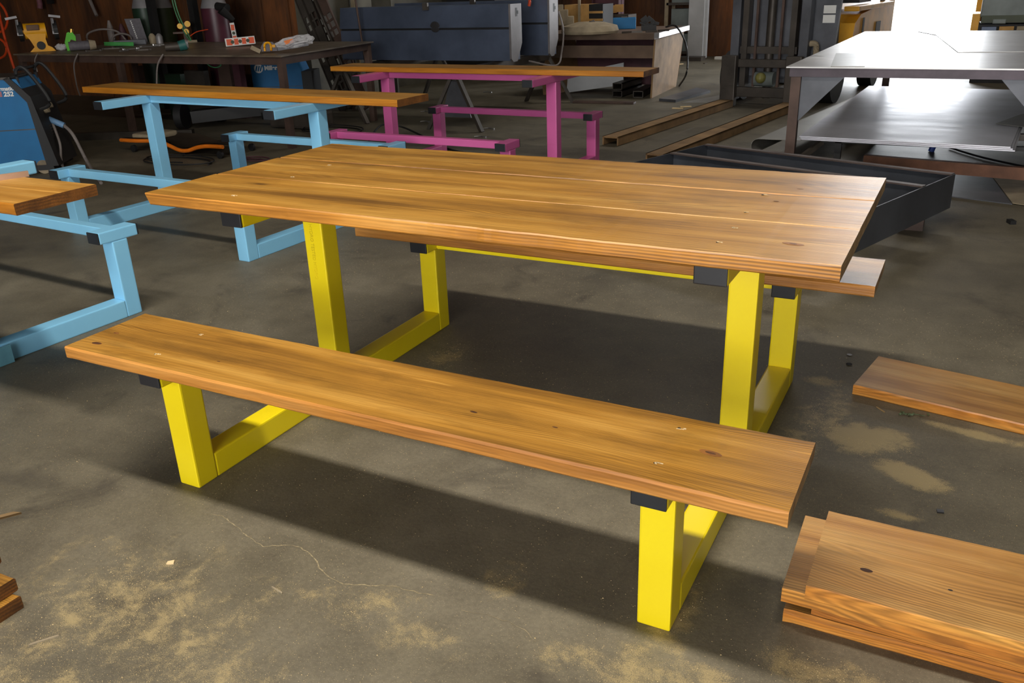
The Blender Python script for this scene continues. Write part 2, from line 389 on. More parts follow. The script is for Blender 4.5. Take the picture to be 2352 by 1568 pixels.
# ================================================================== PICNIC TABLE FRAMES
X, Wd, D, HB, TH, YBN, AB, TA, HBM, TT, AT = .6887, .075, .0725, .389, .0496, .6495, .0917, .3674, .0762, .0345, .0478
ZT = .76 - TT
def frame_parts(root, mat):
    bv = .005
    for s in (-1, 1):
        x0, x1 = s * X - Wd / 2, s * X + Wd / 2
        B().box((x0, -YBN + D / 2, 0), (x1, YBN - D / 2, HBM), bv).build('foot_beam', mat, root)
        B().box((x0, -.037, HBM), (x1, .037, ZT - AT), bv).build('table_leg', mat, root)
        a = B().box((x0, -TA, ZT - AT), (x1, TA, ZT), bv).build('table_arm', mat, root)
        for e in (-1, 1): B().box((x0 + .0005, min(e * TA, e * (TA + .006)), ZT - AT + .0005), (x1 - .0005, max(e * TA, e * (TA + .006)), ZT - .0005), .003).build('end_cap', 'cap', a)
        for e in (-1, 1):
            yc = e * YBN
            B().box((x0, yc - D / 2, 0), (x1, yc + D / 2, HB - TH), bv).build('bench_leg', mat, root)
            a = B().box((x0, yc - AB, HB - TH), (x1, yc + AB, HB), bv).build('bench_arm', mat, root)
            for q in (-1, 1): B().box((x0 + .0005, min(yc + q * AB, yc + q * (AB + .006)), HB - TH + .0005), (x1 - .0005, max(yc + q * AB, yc + q * (AB + .006)), HB - .0005), .003).build('end_cap', 'cap', a)
    xi = X - Wd / 2
    B().box((-xi, -.025, ZT - AT), (xi, .025, ZT - .001), .004).build('table_rail', mat, root)
    for e in (-1, 1): B().box((-xi, e * YBN - .025, HB - TH + .002), (xi, e * YBN + .025, HB - .002), .004).build('bench_rail', mat, root)

def plank(name, x0, x1, y0, y1, z0, z1, mats, parent=None, loc=None, rz=0, seed=0, ragged=.0012, rnd=.004, slant=0, under=0):
    """sawn board along x with slightly uneven edges, softened arrises; mats = face, edge, end"""
    m = B(); n = max(24, int((x1 - x0) / .02)); rings = []
    for i in range(n + 1):
        x = x0 + (x1 - x0) * i / n
        def wv(k): return (mnoise.noise(Vector((x * 9, k * 7.3 + seed * 3.1, seed))) + .5 * mnoise.noise(Vector((x * 37, k * 5.1, seed)))) * ragged
        a, b, c, d = wv(1), wv(2), wv(3) * .4, wv(4) * .4; r = rnd
        if i in (0, n): r = rnd * .6
        pr = [(y0 + a + r, z1 + c), (y1 + b - r, z1 + c), (y1 + b, z1 + c - r), (y1 + b, z0 + r), (y1 + b - r, z0), (y0 + a + r, z0), (y0 + a, z0 + r), (y0 + a, z1 + c - r)]
        rings.append([m.bm.verts.new((x + (slant * (py - y0) if i in (0, n) else 0) + (under if i == 0 and pz < (z0 + z1) / 2 else 0), py, pz)) for py, pz in pr])
    for a, b in zip(rings, rings[1:]):
        for k in range(8): m.bm.faces.new((a[k], b[k], b[(k + 1) % 8], a[(k + 1) % 8]))
    m.bm.faces.new(rings[0]); m.bm.faces.new(rings[-1][::-1])
    o = m.build(name, None, parent, mats=list(mats), sel=lambda f: 2 if abs(f.normal.x) > .7 else (0 if abs(f.normal.z) > .8 else 1))
    if loc is not None: o.location = loc; o.rotation_euler = (0, 0, rz)
    return o
W1 = ('wood_top', 'wood_edge', 'wood_end'); W2 = ('wood_top', 'bench_edge', 'wood_end'); W3 = ('amber_top', 'amber_edge', 'amber_end'); W4 = ('bare_top', 'bare_edge', 'wood_end')

# ---- the yellow table
T = thing('picnic_table', 'yellow steel picnic table with full plank top and two plank benches', 'table')
frame_parts(T, 'yellow')
ys = [-.3981, -.1095, .179, .4677]
for k, (xa, xb) in enumerate(((-.993, .9525), (-.989, .9515), (-.982, .951))):
    p = plank('tabletop_plank', xa, xb, ys[k] + .001, ys[k + 1] - .001, ZT, .76 - (.0006 * (k == 1)), W1, T, seed=k + 1, ragged=.0026, rnd=.0035, under=.015 if k == 0 else 0)
plank('bench_plank', -.9597, .9551, -.7799, -.5027, HB, HB + TT, W2, T, seed=5, ragged=.0015, rnd=.005)
plank('bench_plank', -.9595, .957, .5216, .8135, HB, HB + TT, W2, T, seed=6, ragged=.0015, rnd=.004)
def splinters(pxs, z, name='screw_hole'):
    for (u, v) in pxs:
        p = at(u, v, z)
        B().cyl((p.x, p.y, z - .002), (p.x, p.y, z + .0003), .0035, seg=10).build(name, 'black', T)
        m = B()
        for k in range(5):
            q = p + Vector((random.uniform(-.001, .012), random.uniform(-.004, .004), .0006)); m.cbox(q, (random.uniform(.004, .011), .0016, .0007), rz=random.uniform(-.5, .5))
        tag(m.build('splinter', 'chip', T), 'pale raised wood fibres')
splinters([(458, 768), (357, 813), (1505, 1063), (1560, 983)], HB + TT)
splinters([(1648, 556), (1712, 487), (1752, 447), (1683, 523), (535, 449), (670, 406), (755, 379)], .7602)
M['knot_ring'] = plain('knot_ring', (128, 82, 36), .5, 0, .3, 40); M['knot_core'] = plain('knot_core', (74, 44, 22), .55, 0, .4, 60)
def knot(u, v, z, a, par, core=.45):
    p = at(u, v, z); rz_ = Matrix.Rotation(random.uniform(-.15, .15), 4, 'Z')
    k = B().sph((0, 0, 0), a, (1.5, .62, .02), 20); bmesh.ops.transform(k.bm, matrix=Matrix.Translation(p) @ rz_, verts=k.bm.verts); o_ = tag(k.build('knot', 'knot_ring', par, world=True), 'brown oval knot')
    k = B().sph((0, 0, .0003), a * core, (1.6, .55, .02), 14); bmesh.ops.transform(k.bm, matrix=Matrix.Translation(p) @ rz_, verts=k.bm.verts); k.build('knot_core', 'knot_core', o_, world=True)
zb = HB + TT - .0001
for u, v, a_, c_ in ((222, 788, .013, .8), (264, 764, .011, .3), (502, 830, .007, .5), (1088, 946, .013, .5), (1275, 981, .009, .5), (1632, 1040, .016, .45)): knot(u, v, zb, a_, T, c_)
for u, v, a_, c_ in ((1108, 484, .012, .5), (1822, 560, .016, .35), (1783, 462, .005, .8), (1838, 434, .008, .7)): knot(u, v, .7599, a_, T, c_)
# faint line printed down the near face of the left leg
text('printed_line', 'A500 HYDRO TESTED HYDRO', .017, Vector((-X - .012, -.0378, .645)), (0, 0, -1), (1, 0, 0), 'embossed', T, depth=.0002)

# ---- blue and magenta frames
TA_ = thing('picnic_table', 'unfinished sky blue picnic table carrying one plank, behind the yellow table', 'table', (-2.7843, 1.7596, 0), -.0395, 'unfinished picnic tables')
frame_parts(TA_, 'blue')
def copy_tree(o, parent=None, mat=None):
    c = o.copy(); C.objects.link(c)
    if parent is not None: c.parent = parent
    if mat and c.type == 'MESH' and c.data.materials[0].name.startswith('sky_blue'):
        c.data = c.data.copy(); c.data.materials[0] = M[mat]
    for ch in list(o.children): copy_tree(ch, c, mat)
    return c
TB_ = copy_tree(TA_); TB_.location = (-2.7779, -.3447, 0); TB_.rotation_euler = (0, 0, -.0646)
TB_['label'] = 'unfinished sky blue picnic table cut off by the left edge of the photo'
TC_ = copy_tree(TA_, mat='magenta'); TC_.location = (-2.07, 3.3363, 0); TC_.rotation_euler = (0, 0, -.0307)
TC_['label'] = 'unfinished magenta pink picnic table with one plank on top'
# strip of tape on the left blue frame's foot
tp = at(8, 815, .05); B().cbox((tp.x - .02, tp.y + .01, .0385), (.005, .07, .074), rz=-.0646).build('tape', 'tape', TB_, world=True)

plA = plank('loose_plank', 0, 2.57, 0, .275, 0, TT + .002, W3, loc=(-4.05, 1.76, ZT), rz=-.05, seed=11)
tag(plA, 'amber stained plank lying on the back left sky blue frame', 'plank', 'single planks on the coloured frames')
plC = plank('loose_plank', 0, 2.5, 0, .28, 0, TT, W3, loc=(-3.21, 3.27, ZT), rz=-.028, seed=12)
tag(plC, 'amber stained plank lying on the magenta frame', 'plank', 'single planks on the coloured frames')
plB = plank('loose_plank', -1.95, 0, 0, .275, 0, TT, W3, loc=(-1.25, -.635, ZT), rz=0, seed=13, ragged=.0015)
tag(plB, 'amber plank with cut end at the left edge of the photo, metal bar on it', 'plank', 'single planks on the coloured frames')
a = at(66.6, 404.7, .76); b = at(0, 414, .76); d = (b - a).normalized()
o = B().bar(a + Vector((0, 0, .009)), a + d * .5 + Vector((0, 0, .009)), .012, .018).build('metal_bar', plain('tan_bar', (168, 138, 116), .5, .3)); origin(o, a)
tag(o, 'short tan metal bar lying on the plank at the left edge', 'bar')

# ---- boards on the floor
o = plank('floor_board', 0, 2.2, 0, .285, 0, .035, W4, loc=(.922, .655, 0), rz=-.175, seed=21)
tag(o, 'single stained board lying flat on the floor right of the yellow table', 'board')
bs = [(.935, -.555, 0, .0, 'bottom board of the right stack, with a rounded left corner', .008), (.99, -.548, .035, 0, 'third board down in the right stack, set back from the ends', .002),
      (.93, -.574, .070, .012, 'second board down in the right stack, sticking out to the left', .002), (.978, -.592, .105, 0, 'top board of the right stack with a dark oval knot', .002)]
for k, (x, y, z, r, lb, rd) in enumerate(bs):
    o = plank('stacked_board', 0, 2.3, 0, .285 + .004 * k, .0003, .0347, W4, loc=(x, y, z), rz=r, seed=30 + k, rnd=rd, ragged=.002); tag(o, lb, 'board', 'boards stacked at the bottom right')
kp = at(1988, 1308, .1402) - Vector((.978, -.592, .105)); m = B()
m.sph((kp.x, kp.y, .0345), .011, (1.35, .62, .04)); kn = m.build('knot', plain('dark_knot', (60, 34, 18), .6), o)
kp = at(2183, 1354, .1402) - Vector((.978, -.592, .105)); B().sph((kp.x, kp.y, .0345), .004, (1.2, .7, .06)).build('knot', 'black', o)
for k, (x, z, lb) in enumerate(((-.64, 0., 'bottom board of the stack at the left edge'), (-.66, .036, 'middle board of the stack at the left edge'), (-.715, .088, 'top board of the stack at the left edge, raised on a block'))):
    o = plank('edge_board', -1.8, 0, 0, .28, .0003, .0347, ('wood_top', 'bench_edge', 'amber_end'), loc=(x, -1.515 + .01 * k, z), seed=40 + k, rnd=.006); tag(o, 'stained ' + lb, 'board', 'boards stacked at the left edge')
o = B().box((0, 0, 0), (.06, .2, .0163)).build('spacer_block', 'wood_end'); o.location = (-1.0, -1.46, .0712); tag(o, 'small wood block between boards at the left edge', 'block')
def sliver(u, v, L, wd, rz, label, mat='chip', h=.003):
    p = at(u, v, 0); o = B().prism([(0, 0, 0), (L, -wd * .2, 0), (L * .97, wd, 0), (L * .1, wd * .8, 0)], (0, 0, h)).build('wood_sliver', mat); o.location = p; o.rotation_euler = (0, 0, rz); tag(o, label, 'sliver', 'wood slivers on the floor'); return o
sliver(50, 1180, -.19, .018, .95, 'flat wood strip on the floor at the left edge below the blue frame', 'wood_end', .006)
sliver(66, 1482, .06, .003, .95, 'thin wood sliver at bottom left among the dust', 'sacking')
sliver(624, 1348, .04, .002, -.2, 'thin pale wood sliver in front of the near bench', 'sacking')
sliver(382, 1296, .018, .012, .6, 'small triangular wood chip in front of the left bench leg')
sliver(2012, 935, .04, .003, -.8, 'thin brown sliver by the board on the floor', 'wood_end')
o = B().prism([(0, 0, 0), (.016, .004, 0), (.014, .018, 0), (-.002, .014, 0)], (0, 0, .004)).build('metal_scrap', 'millscale'); o.location = at(2152, 1178, 0); tag(o, 'tiny square metal scrap on the floor above the right stack', 'scrap')
o = B().sph((0, 0, .004), .008, (1.3, 1, .5)).build('pebble', 'black'); o.location = at(1950, 838, 0); tag(o, 'dark pebble on the floor behind the right bench leg', 'pebble')
o = B().sph((0, 0, .004), .007, (1.4, 1, .5)).build('pebble', 'greysteel'); o.location = at(1951, 816, 0); tag(o, 'grey pebble near the left end of the floor board', 'pebble')
# dried leaf sprig
sp = thing('leaf_sprig', 'small dry green sprig against the board on the floor', 'leaf', at(2100, 955, 0))
B().tube([(-.04, -.012, .003), (-.01, 0, .006), (.03, .006, .004)], .0012, 6).build('stem', 'leaf', sp)
m = B()
for k in range(14):
    x = random.uniform(-.045, .04); y = random.uniform(-.016, .016) + x * .2; a0 = random.uniform(0, 6.28); r = random.uniform(.005, .01)
    m.prism([(x, y, .004), (x + r * math.cos(a0 + .5), y + r * math.sin(a0 + .5), .009), (x + 1.6 * r * math.cos(a0), y + 1.6 * r * math.sin(a0), .005), (x + r * math.cos(a0 - .5), y + r * math.sin(a0 - .5), .003)], (0, 0, .0006))
m.build('leaflet', 'leaf', sp)

# loose grains of saw dust and grit, uncountable
def inside(x, y):
    s = .1
    for (cx, cy, rx, ry, a, st) in DUST:
        dx, dy = x - cx, y - cy; ex = (dx * math.cos(a) + dy * math.sin(a)) / rx; ey = (dy * math.cos(a) - dx * math.sin(a)) / ry
        s = max(s, (1 - ex * ex - ey * ey) * st)
    return s
vs = []; fs = []; n = 0
while n < 20000:
    x = random.uniform(-1.9, 2.0); y = random.uniform(-1.75, 1.6)
    cl = .5 + mnoise.noise(Vector((x * 6, y * 6, 3)))
    if any(abs(x - sx) < .042 and abs(y) < .69 for sx in (-X, X)) or (x > .92 and (-.62 < y < -.25 or .35 < y < .98)) or (x < -.62 and y < -1.2): continue
    if random.random() > inside(x, y) * (.3 + 1.1 * cl): continue
    r = random.uniform(.0005, .0014) * (1.9 if random.random() < .03 else 1); a0 = random.uniform(0, 6.28); i0 = len(vs)
    for k in range(3): vs.append((x + r * math.cos(a0 + 2.1 * k), y + r * math.sin(a0 + 2.1 * k), .0002))
    vs.append((x, y, r * .8 + .0002)); fs += [(i0, i0 + 1, i0 + 3), (i0 + 1, i0 + 2, i0 + 3), (i0 + 2, i0, i0 + 3)]; n += 1
me = bpy.data.meshes.new('sawdust'); me.from_pydata(vs, [], fs); me.materials.append(plain('sawdust_grain', (186, 164, 120), .9))
o = bpy.data.objects.new('sawdust', me); C.objects.link(o); tag(o, 'pale loose saw dust and grit scattered over the floor', 'sawdust', kind='stuff')
#PART2

# ================================================================== BACKGROUND
def frame_of(u, v, z=0, y=None):
    """a spot in the shop, metres per photo pixel there and the heading that faces the camera"""
    p = at(u, v, z, y); d = p - Vector(CAM_LOC); f = _R @ Vector((0, 0, -1)); return p, d.dot(f) / FPX, math.atan2(d.y, d.x) - PI / 2
def item(name, label, cat, u, v, z=0, rz=None, group=None, y=None):
    p, s, h = frame_of(u, v, z, y); return thing(name, label, cat, p, h if rz is None else rz, group), s

# ---- left steel workbench
BZ = .79
FR, BR, FL = at(645, 128, BZ), at(858, 95, BZ), at(30, 124, BZ); BL = FL + (BR - FR)
cx_, cy_ = (FR + BL).x / 2, (FR + BL).y / 2
wb = thing('steel_workbench', 'long dark steel workbench against the brown wall, littered with tools', 'workbench', (cx_, cy_, 0))
B().prism([tuple(p) for p in (FL, FR, BR, BL)], (0, 0, -.012)).build('bench_top', plain('worn_plate', (124, 112, 96), .42, .4, .35, 6), wb, world=True)
ins = .05
def inn(p, k=ins): c = Vector((cx_, cy_, p.z)); d = (c - p); return p + Vector((math.copysign(k, d.x), math.copysign(k, d.y), 0))
c4 = [inn(p) for p in (FL, FR, BR, BL)]
for i in range(4):
    a, b = c4[i].copy(), c4[(i + 1) % 4].copy(); a.z = b.z = BZ - .045; B().bar(a, b, .05, .066).build('frame_rail', 'brownsteel', wb, world=True)
legs = [c4[1], c4[2], c4[0], c4[3], c4[0].lerp(c4[1], .42), c4[3].lerp(c4[2], .42)]
for p in legs: B().box((p.x - .03, p.y - .025, 0), (p.x + .03, p.y + .025, BZ - .012)).build('leg', 'brownsteel', wb, world=True)
BT = BZ + .0005

# bench grinder
g, s = item('bench_grinder', 'yellow bench grinder at the left end of the workbench', 'grinder', 100, 118, BT)
B().prism([(-27 * s, 0, 0), (26 * s, 0, 0), (20 * s, 0, 8 * s), (12 * s, 0, 12 * s), (10 * s, 0, 26 * s), (14 * s, 0, 44 * s), (-36 * s, 0, 47 * s), (-22 * s, 0, 26 * s), (-16 * s, 0, 10 * s)], (0, 14 * s, 0)).build('base', 'tool_yellow', g)
B().cyl((-30 * s, 16 * s, 44 * s), (15 * s, 16 * s, 44 * s), 17 * s, seg=20).build('motor_housing', 'tool_yellow', g, smooth=True)
B().box((-24 * s, -4 * s, 46 * s), (2 * s, 2 * s, 58 * s), 1.5 * s).build('name_plate', plain('dark_label', (96, 68, 44), .6), g)
B().cyl((-2 * s, -2 * s, 13 * s), (-2 * s, 1 * s, 13 * s), 9 * s, seg=16).build('switch_plate', 'black', g)
for e, x in ((-1, -42), (1, 30)):
    wl = B().cyl((x * s, 16 * s, 44 * s), ((x + 9) * s, 16 * s, 44 * s), 21 * s, seg=24).build('grinding_wheel', 'black', g)
    B().box(((x - 3) * s, -4 * s, 36 * s), ((x + 9) * s, 6 * s, 42 * s), .5 * s).build('tool_rest', 'greysteel', g)
    B().bar((x * s, 2 * s, 42 * s), ((x + 2) * s, 4 * s, 70 * s), 5 * s, 3 * s).build('guard_arm', 'greysteel', g)
    B().cbox(((x + 8 * e) * s, 4 * s, 74 * s), (24 * s, 8 * s, 5 * s), ry=.15 * e).build('eye_shield', 'greysteel', g)
# green clamp jaw
g, s = item('spring_clamp', 'lime green clamp jaw between the yellow grinder and the grey tool', 'clamp', 166, 116, BT)
B().prism([(-10 * s, 0, 0), (-4 * s, 0, 0), (-4 * s, 0, 14 * s), (2 * s, 0, 24 * s), (12 * s, 0, 20 * s), (13 * s, 0, 30 * s), (8 * s, 0, 40 * s), (4 * s, 0, 38 * s), (0, 0, 40 * s), (-4 * s, 0, 38 * s), (-12 * s, 0, 18 * s)], (0, 8 * s, 0)).build('jaw', 'lime', g)
B().cyl((6 * s, 4 * s, 38 * s), (8 * s, 4 * s, 46 * s), 4 * s).build('screw', 'brass', g)
g, s = item('die_grinder', 'grey cylindrical power tool with pale end, right of the lime clamp', 'tool', 190, 117, BT)
B().cyl((-26 * s, 0, 11 * s), (16 * s, 2 * s, 12 * s), 10 * s, seg=18).build('body', 'concretebag', g, smooth=True)
B().cyl((16 * s, 2 * s, 12 * s), (30 * s, 3 * s, 12 * s), 12 * s, 9 * s, 18).build('nose', 'sacking', g, smooth=True)
g, s = item('clear_wrapper', 'crumpled clear wrapper beside the yellow grinder', 'wrapper', 142, 116, BT)
m = B().sph((0, 0, 7 * s), 12 * s, (1, .6, .6)); [v_.co.__imul__(random.uniform(.8, 1.15)) for v_ in m.bm.verts]; m.build('film', 'bag', g)
g, s = item('vise_base', 'dark brown metal block behind the grey power tool', 'block', 178, 108, BT); B().cbox((0, 0, 14 * s), (22 * s, 14 * s, 28 * s)).build('block', 'brownsteel', g)
# hoses in grey arcs
g, s = item('grey_hose', 'grey flexible hose arched over the clutter on the workbench', 'hose', 250, 102, BT)
g_ = g; B().tube([(-42 * s, 0, 2 * s), (-40 * s, 0, 24 * s), (-10 * s, 6 * s, 33 * s), (24 * s, 4 * s, 26 * s), (40 * s, 0, 3 * s)], 2.2 * s, 8).build('hose_run', 'hose_grey', g)
B().tube([(8 * s, -6 * s, 3 * s), (12 * s, -6 * s, 16 * s), (30 * s, -4 * s, 22 * s), (48 * s, -4 * s, 16 * s), (50 * s, -4 * s, 3 * s)], 2.2 * s, 8).build('hose_run', 'hose_grey', g)
for (u, v, r, h, mat, lb) in ((260, 100, 8, 50, 'hose_grey', 'dusty grey spray bottle behind the arched grey hose'), (286, 99, 9, 42, 'purple', 'dark funnel shaped canister left of the grey box')):
    g, s = item('canister', lb, 'canister', u, v, BT); B().lathe([(r * s, 0), (r * s, h * .5 * s), (r * .8 * s, h * .7 * s), (r * .3 * s, h * s)], seg=16).build('body', mat, g, smooth=True)
g, s = item('green_level', 'bright green strip lying in the clutter left of the grey box', 'strip', 274, 105, BT + .01); B().cbox((0, 0, 4 * s), (62 * s, 8 * s, 8 * s), ry=.06).build('strip', plain('bright_green', (30, 150, 50), .5), g)
g, s = item('ribbed_box', 'tall dark grey box with a pale printed edge on the workbench', 'box', 322, 98, BT)
B().prism([(-15 * s, 0, 0), (17 * s, 0, 0), (9 * s, 0, 52 * s), (-24 * s, 0, 52 * s)], (0, 16 * s, 0)).build('carton', 'concretebag', g)
m = B()
for k in range(12): m.cbox(((-1.5 - .72 * k - 2) * s, -.6 * s, (3 + 4 * k) * s), (2.6 * s, .8 * s, 2.6 * s))
m.build('printed_marks', 'white', g)
for u, v, r, c in ((352, 100, 8, 'sacking'), (368, 100, 8, 'bag')):
    g, s = item('plastic_jar', 'small %s jar in front of the dark green cylinders' % ('pale' if c == 'bag' else 'tan'), 'jar', u, v, BT); B().lathe([(r * s, 0), (r * s, 15 * s), (r * .6 * s, 20 * s), (r * .3 * s, 22 * s)], seg=14).build('jar_body', c if c != 'bag' else 'greysteel', g, smooth=True)
tan = ((300, 104, 70, 9, 12, 'millscale', 'grey wedge shaped tool case among the wrenches'), (322, 100, 26, 9, 8, 'sacking', 'tan block on the grey tool case'))
for u, v, wd_, dp, hh, mt, lb in tan:
    g, s = item('tool_case', lb, 'case', u, v, BT); B().cbox((0, 0, hh * s / 2), (wd_ * s, dp * 2 * s, hh * s), bev=2 * s).build('shell', mt, g)
random.seed(3)
for k, (u, v, L, rz) in enumerate(((238, 112, 40, .2), (258, 113, 40, -.15), (300, 114, 34, .5), (345, 108, 44, .35), (372, 104, 36, .1), (215, 118, 30, .1), (330, 116, 30, -.2), (285, 118, 26, .9))):
    g, s = item('wrench', ('loose wrench on the workbench, ' + ['left of the tool case', 'in front of the bright green strip', 'in front of the tool case', 'bright headed, left of the teal grinder', 'behind the teal grinder', 'in front of the grey power tool', 'nearest the bench edge', 'lying askew near the bench edge'][k]), 'wrench', u, v, BT, group='loose wrenches on the workbench')
    g.rotation_euler.z += rz
    m = B().cbox((0, 0, 1.5 * s), (L * s, 3.5 * s, 2 * s)); m.cyl((L / 2 * s, 0, .5 * s), (L / 2 * s, 0, 3.5 * s), 4 * s, seg=12).cyl((-L / 2 * s, 0, .5 * s), (-L / 2 * s, 0, 3.5 * s), 3.4 * s, seg=12); m.build('shank', 'chrome' if k in (3, 4, 2) else 'dark', g)
g, s = item('angle_grinder', 'teal angle grinder lying on the workbench', 'grinder', 408, 116, BT + .006)
B().cyl((-26 * s, 0, 8 * s), (6 * s, 2 * s, 9 * s), 8 * s, 9.5 * s, 16).build('handle', 'dark', g, smooth=True); B().cyl((4 * s, 2 * s, 9 * s), (20 * s, 3 * s, 12 * s), 11 * s, 12 * s, 16).build('body', 'teal', g, smooth=True); B().cyl((20 * s, 3 * s, 12 * s), (25 * s, 3 * s, 12 * s), 11 * s, 8 * s, 14).build('gear_head', 'greysteel', g, smooth=True)
# gauges and green hoses
g, s = item('pressure_regulator', 'brass twin gauge regulator with green hoses', 'regulator', 428, 98, BT)
for x, z, r in ((9, 40, 6.5), (-8, 36, 6), (4, 24, 6)): B().cyl((x * s, -3 * s, z * s), (x * s, 3 * s, z * s), r * s, seg=18).build('gauge', 'brass', g)
B().cbox((2 * s, 4 * s, 22 * s), (10 * s, 8 * s, 42 * s)).build('valve_body', 'brownsteel', g); B().cbox((-14 * s, 0, 22 * s), (22 * s, 6 * s, 4 * s)).build('fitting', 'brownsteel', g); B().cbox((10 * s, 0, 2.5 * s), (28 * s, 10 * s, 5 * s)).build('foot', 'sacking', g)
for dx in (0, 5): B().tube([((-16 + dx) * s, 6 * s, 150 * s), ((-14 + dx) * s, 4 * s, 80 * s), ((-6 + dx) * s, 0, 40 * s), ((4 + dx) * s, -4 * s, 12 * s), ((9 + dx * .3) * s, -4 * s, 4 * s)], 1.6 * s, 6).build('hose', 'hose_green', g)
B().tube([(8 * s, 0, 12 * s), (26 * s, 2 * s, 22 * s), (52 * s, 4 * s, 26 * s)], 1.1 * s, 6).build('wire', 'orange', g)
# spirit levels
g, s = item('spirit_level', 'short orange spirit level standing on edge on the workbench', 'level', 553, 104, BT + .012)
B().cbox((0, 0, 9 * s), (66 * s, 6 * s, 17 * s), ry=-.05).build('body', 'white', g); 
for x, wd_ in ((-24, 12), (-8.5, 9), (8.5, 9), (25, 12)): B().cbox((x * s, -3.2 * s, (9 + x * .05) * s), (wd_ * s, 1 * s, 13 * s)).build('orange_panel', 'level_red', g)
for x in (-17, 0, 17): B().cyl((x * s, -4 * s, (9 + x * .05) * s), (x * s, -3 * s, (9 + x * .05) * s), 4 * s, seg=12).build('vial', 'cyl_olive', g)
g, s = item('spirit_level', 'orange spirit level standing upright behind the short one', 'level', 541, 97, BT)
B().cbox((-1 * s, 0, 21 * s), (10 * s, 6 * s, 42 * s), ry=.06 * -1).build('body', 'white', g)
for z in (8, 32): B().cbox(((-1 - (z - 21) * .06) * s, -3.2 * s, z * s), (7.5 * s, 1 * s, 12 * s)).build('orange_panel', 'level_red', g)
B().cyl((-1 * s, -4 * s, 20 * s), (-1 * s, -3 * s, 20 * s), 3.4 * s, seg=12).build('vial', 'cyl_olive', g)
g, s = item('tape_measure', 'yellow and grey tape measure at the front of the workbench', 'tape measure', 615, 118, BT + .015)
B().prism([(-16 * s, 0, 0), (22 * s, 0, 0), (21 * s, 0, 12 * s), (12 * s, 0, 20 * s), (-6 * s, 0, 21 * s), (-14 * s, 0, 10 * s)], (0, 12 * s, 0)).build('case', 'concretebag', g)
B().tube([(-6 * s, -1 * s, 1 * s), (-5 * s, -1 * s, 15 * s), (2 * s, -1 * s, 19 * s), (8 * s, -1 * s, 15 * s), (8 * s, -1 * s, 1 * s)], 2.6 * s, 6).build('band', 'tool_yellow', g); B().cbox((14 * s, -.6 * s, 11 * s), (8 * s, 1.4 * s, 6 * s)).build('label_patch', 'tool_yellow', g)
B().cbox((-26 * s, -2 * s, 6 * s), (22 * s, 10 * s, 9 * s), ry=.5).build('clip', 'sacking', g)
g, s = item('plastic_bag', 'clear crumpled plastic bag on the workbench corner', 'bag', 680, 112, BT + .03)
m = B(); bmesh.ops.create_icosphere(m.bm, subdivisions=4, radius=1)
for v_ in m.bm.verts:
    n_ = 1 + .22 * mnoise.noise(v_.co * 3.1) + .12 * mnoise.noise(v_.co * 9); v_.co = Vector((v_.co.x * n_ * 42 * s, v_.co.y * n_ * 16 * s, v_.co.z * n_ * 13 * s + v_.co.x * 6 * s + 15 * s))
m.build('film', 'bag', g); B().cbox((-14 * s, -13 * s, 17 * s), (20 * s, 2 * s, 8 * s), ry=-.2).build('paper_label', 'orange_plastic', g); B().cbox((-6 * s, 0, 6 * s), (70 * s, 14 * s, 8 * s), ry=-.12).build('contents', 'millscale', g)
# power cords dropping from the bench
for k, (px, lb) in enumerate((([((76, 122), (80, 140), (86, 165))], 'thin grey cord hanging from the workbench behind the left welder'), ([((168, 120), (170, 150), (176, 195), (184, 220))], 'grey cord hanging from the workbench edge left of centre'), ([((364, 118), (362, 150), (360, 192))], 'thin grey cord hanging in front of the bench leg'))):
    P = [at(u, v, 0, y=FR.y - .05) for u, v in px[0]]; P[0] = Vector((P[0].x, FR.y - .002, BZ + .008)); o = B().tube(P, .006 + .001 * k, 6).build('power_cord', 'hose_grey'); origin(o, P[-1]); tag(o, lb, 'cord', 'cords hanging from the workbench')

# ---- cylinders, posts and bits behind the bench
def cylinder(u, y, r, mat, lb, band=True, h=1.45):
    p = at(u, 100, 0, y=y); t = thing('gas_cylinder', lb, 'gas cylinder', (p.x, p.y, 0), 0, 'gas cylinders behind the workbench')
    hb = at(u, 18, 0, y=y).z
    B().lathe([(r * .96, 0), (r, .02), (r, hb - .02), (r, hb)], seg=28).build('shell', mat, t, smooth=True)
    B().lathe([(r, hb), (r * .8, hb + .09), (r * .4, hb + .16), (r * .28, hb + .2)], seg=28).build('shoulder', 'greysteel' if band else mat, t, smooth=True)
    B().lathe([(r * .3, hb + .2), (r * .3, hb + .3), (r * .1, hb + .31)], seg=16).build('valve_cap', 'brass', t, smooth=True)
cylinder(346, 5.75, .14, 'cyl_green', 'dark green gas cylinder behind the jars', True); cylinder(386, 6.12, .13, 'cyl_olive', 'olive gas cylinder behind the black post', True); cylinder(505, 5.75, .155, 'cyl_maroon', 'maroon gas cylinder behind the orange level', True)
for u, lb in ((361, 'black upright post in front of the green gas cylinders'), (455, 'black upright post left of the maroon gas cylinder')):
    p = at(u, 90, 0, y=5.64); o = B().box((-.04, -.04, 0), (.04, .04, 2.3)).build('rack_post', 'black'); o.location = (p.x, p.y, 0); tag(o, lb, 'post', 'black posts behind the workbench')
p = at(530, 20, 0, y=5.66); th = thing('torch', 'black torch head hanging by the maroon gas cylinder', 'torch', (p.x, 5.56, p.z))
B().cyl((0, -.05, 0), (.06, .05, -.12), .055, .03).cyl((-.1, 0, .03), (.05, 0, .01), .045).build('torch_head', 'black', th); B().tube([(.05, .04, -.1), (.09, .06, -.5), (.06, .05, -p.z + .01)], .012, 6).build('torch_hose', 'black', th)
